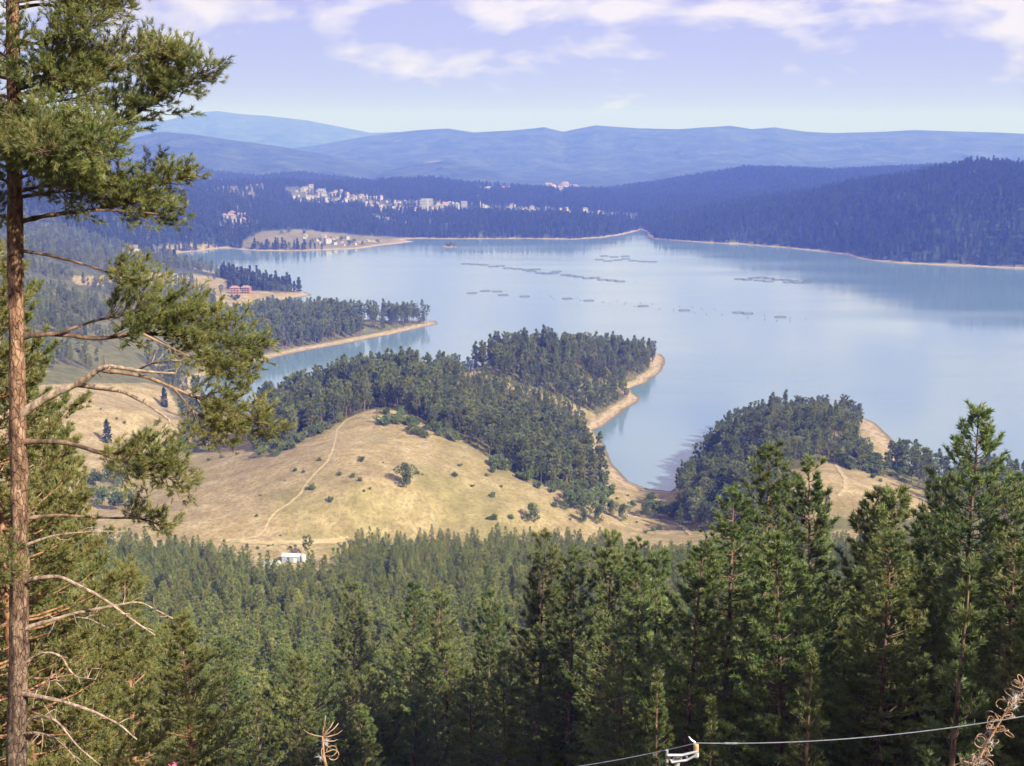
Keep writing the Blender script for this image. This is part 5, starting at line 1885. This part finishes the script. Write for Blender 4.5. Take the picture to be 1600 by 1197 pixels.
def fireweed(path, D, seed, label, curls, straight, flower=False, width=1.0):
    """path: stem pixels from the tip down; the foot continues to the ground."""
    g = np.random.default_rng(seed)
    a = np.array(path, float)
    P = at_y(a[:, 0], a[:, 1], D)
    foot = P[-1] + (P[-1] - P[-2]) * 0.6
    fz = gz(foot[0], foot[1])
    foot = np.array([foot[0], foot[1], fz])
    e = empty('fireweed_plant', tuple(foot))
    tag(e, label, 'wild flower')
    S = np.concatenate([P, [P[-1] * 0.45 + foot * 0.55 + np.array([0.01, 0, 0.02])], [foot]])
    st = MB()
    st.tube(S - foot, np.interp(np.arange(len(S)), [0, len(S) - 1], [0.0016, 0.0050]) * width, 7)
    st.build('stem', M['stem'], e, smooth=True)
    s = np.linspace(0, 1, len(P))
    px1 = D / F                                        # metres in one photo pixel here
    for i in range(curls):
        f = g.uniform(0.0, 1.0)
        b = np.array([np.interp(f, s, P[:, k]) for k in range(3)])
        aa = g.uniform(0, 6.28)
        out = unit(np.array([math.cos(aa), 0.7 * math.sin(aa), g.uniform(-0.1, 0.6)]))
        R0 = g.uniform(5, 11) * px1
        stem_l = g.uniform(6, 18) * px1
        upv = unit(np.cross(out, g.normal(size=3)))
        c = b + out * stem_l
        t = np.linspace(0, g.uniform(3.5, 6.4), 14)
        rr = R0 * (1 - 0.05 * t)
        sgn = g.choice([-1, 1])
        curl = c + out * (np.sin(t) * rr)[:, None] + sgn * upv * (rr[0] - np.cos(t) * rr)[:, None]
        m = MB()
        m.tube(np.concatenate([[b], [b * 0.4 + c * 0.6], curl]) - foot, [0.7 * px1] + [0.85 * px1] * 14 + [0.45 * px1], 5)
        m.build('curled_pod', M['seed'], e, smooth=True)
    for dx, dy, bx, by in straight:
        p0 = at_y(a[0, 0] + bx, a[0, 1] + by, D)
        p1 = at_y(a[0, 0] + dx, a[0, 1] + dy, D + 0.01)
        mid = (p0 + p1) / 2 + np.array([0, 0, -abs(dx) * 0.13 * px1])
        m = MB()
        m.tube(np.array([p0, p0 * 0.3 + mid * 0.7, mid * 0.5 + p1 * 0.5 + np.array([0, 0, -abs(dx) * 0.05 * px1]), p1]) - foot, [1.1 * px1, 1.05 * px1, 0.9 * px1, 0.6 * px1], 6)
        m.build('seed_pod', M['seed'], e, smooth=True)
    if curls:
        V = []
        for i in range(3 if curls < 20 else 15):
            f = g.uniform(0.05, 1.0)
            b = np.array([np.interp(f, s, P[:, k]) for k in range(3)]) + g.normal(0, 5, 3) * px1
            V.append(blades(np.repeat(b[None], 1, 0) - foot, unit(g.normal(size=(1, 3))), 46, 12 * px1, 0.4 * px1, 2.4, g))
        fl = obj('seed_fluff', mesh_np('seed_fluff', *cat_mesh(V), M['fluff']), e)
        fl['kind'] = 'stuff'
    if flower:
        for i in range(9):
            b = P[0] + np.array([g.normal(0, 9), g.normal(0, 6), g.uniform(-14, 6)]) * px1
            for q in range(4):
                aa = q * 1.57 + g.uniform(0, 1)
                d = unit(np.array([math.cos(aa), -0.5, math.sin(aa)]))
                sd = unit(np.cross(d, [0.1, 1, 0.2]))
                m = MB()
                L_ = 7.5 * px1
                m.add([b - foot, b + d * L_ * 0.5 + sd * L_ * 0.36 - foot, b + d * L_ + np.array([0, -0.1 * L_, 0]) - foot, b + d * L_ * 0.5 - sd * L_ * 0.36 - foot, b + d * L_ * 0.55 + np.array([0, 0.12 * L_, 0]) - foot],
                      [(0, 1, 4), (1, 2, 4), (2, 3, 4), (3, 0, 4)])
                m.build('petal', M['petal'], e)
    for i in range(10):
        f = g.uniform(0.15, 0.8)
        b = P[-1] * (1 - f) + foot * f
        aa = g.uniform(0, 6.28)
        d = unit(np.array([math.cos(aa), math.sin(aa), 0.25]))
        sd = np.array([-d[1], d[0], 0])
        L_ = 0.11
        m = MB()
        m.add([b - foot, b + d * L_ * 0.4 + sd * 0.009 - foot, b + d * L_ - np.array([0, 0, 0.03]) - foot, b + d * L_ * 0.4 - sd * 0.009 - foot], [(0, 1, 2), (0, 2, 3)])
        m.build('leaf', M['weed_leaf'], e)


fireweed([(504, 1150), (505, 1165), (506, 1180), (510, 1200), (514, 1240)], 2.6, 1, 'dry fireweed stem with spreading straight pods in front of the dark forest', 5,
         [(5, -32, 0, -2), (-30, -10, 0, 1), (17, -22, 0, 0), (25, -20, 0, 1), (31, -9, 0, 2), (24, 5, 0, 7), (12, 18, 0, 9)])
fireweed([(1606, 1062), (1590, 1090), (1570, 1115), (1555, 1140), (1540, 1165), (1528, 1190), (1512, 1240)], 1.7, 2, 'fireweed stalk of curled brown pods and white fluff in the lower corner', 64, [], width=0.55)
fireweed([(272, 1196), (273, 1215), (275, 1250)], 2.4, 3, 'pink fireweed flower peeping over the lower picture edge', 0, [], flower=True)
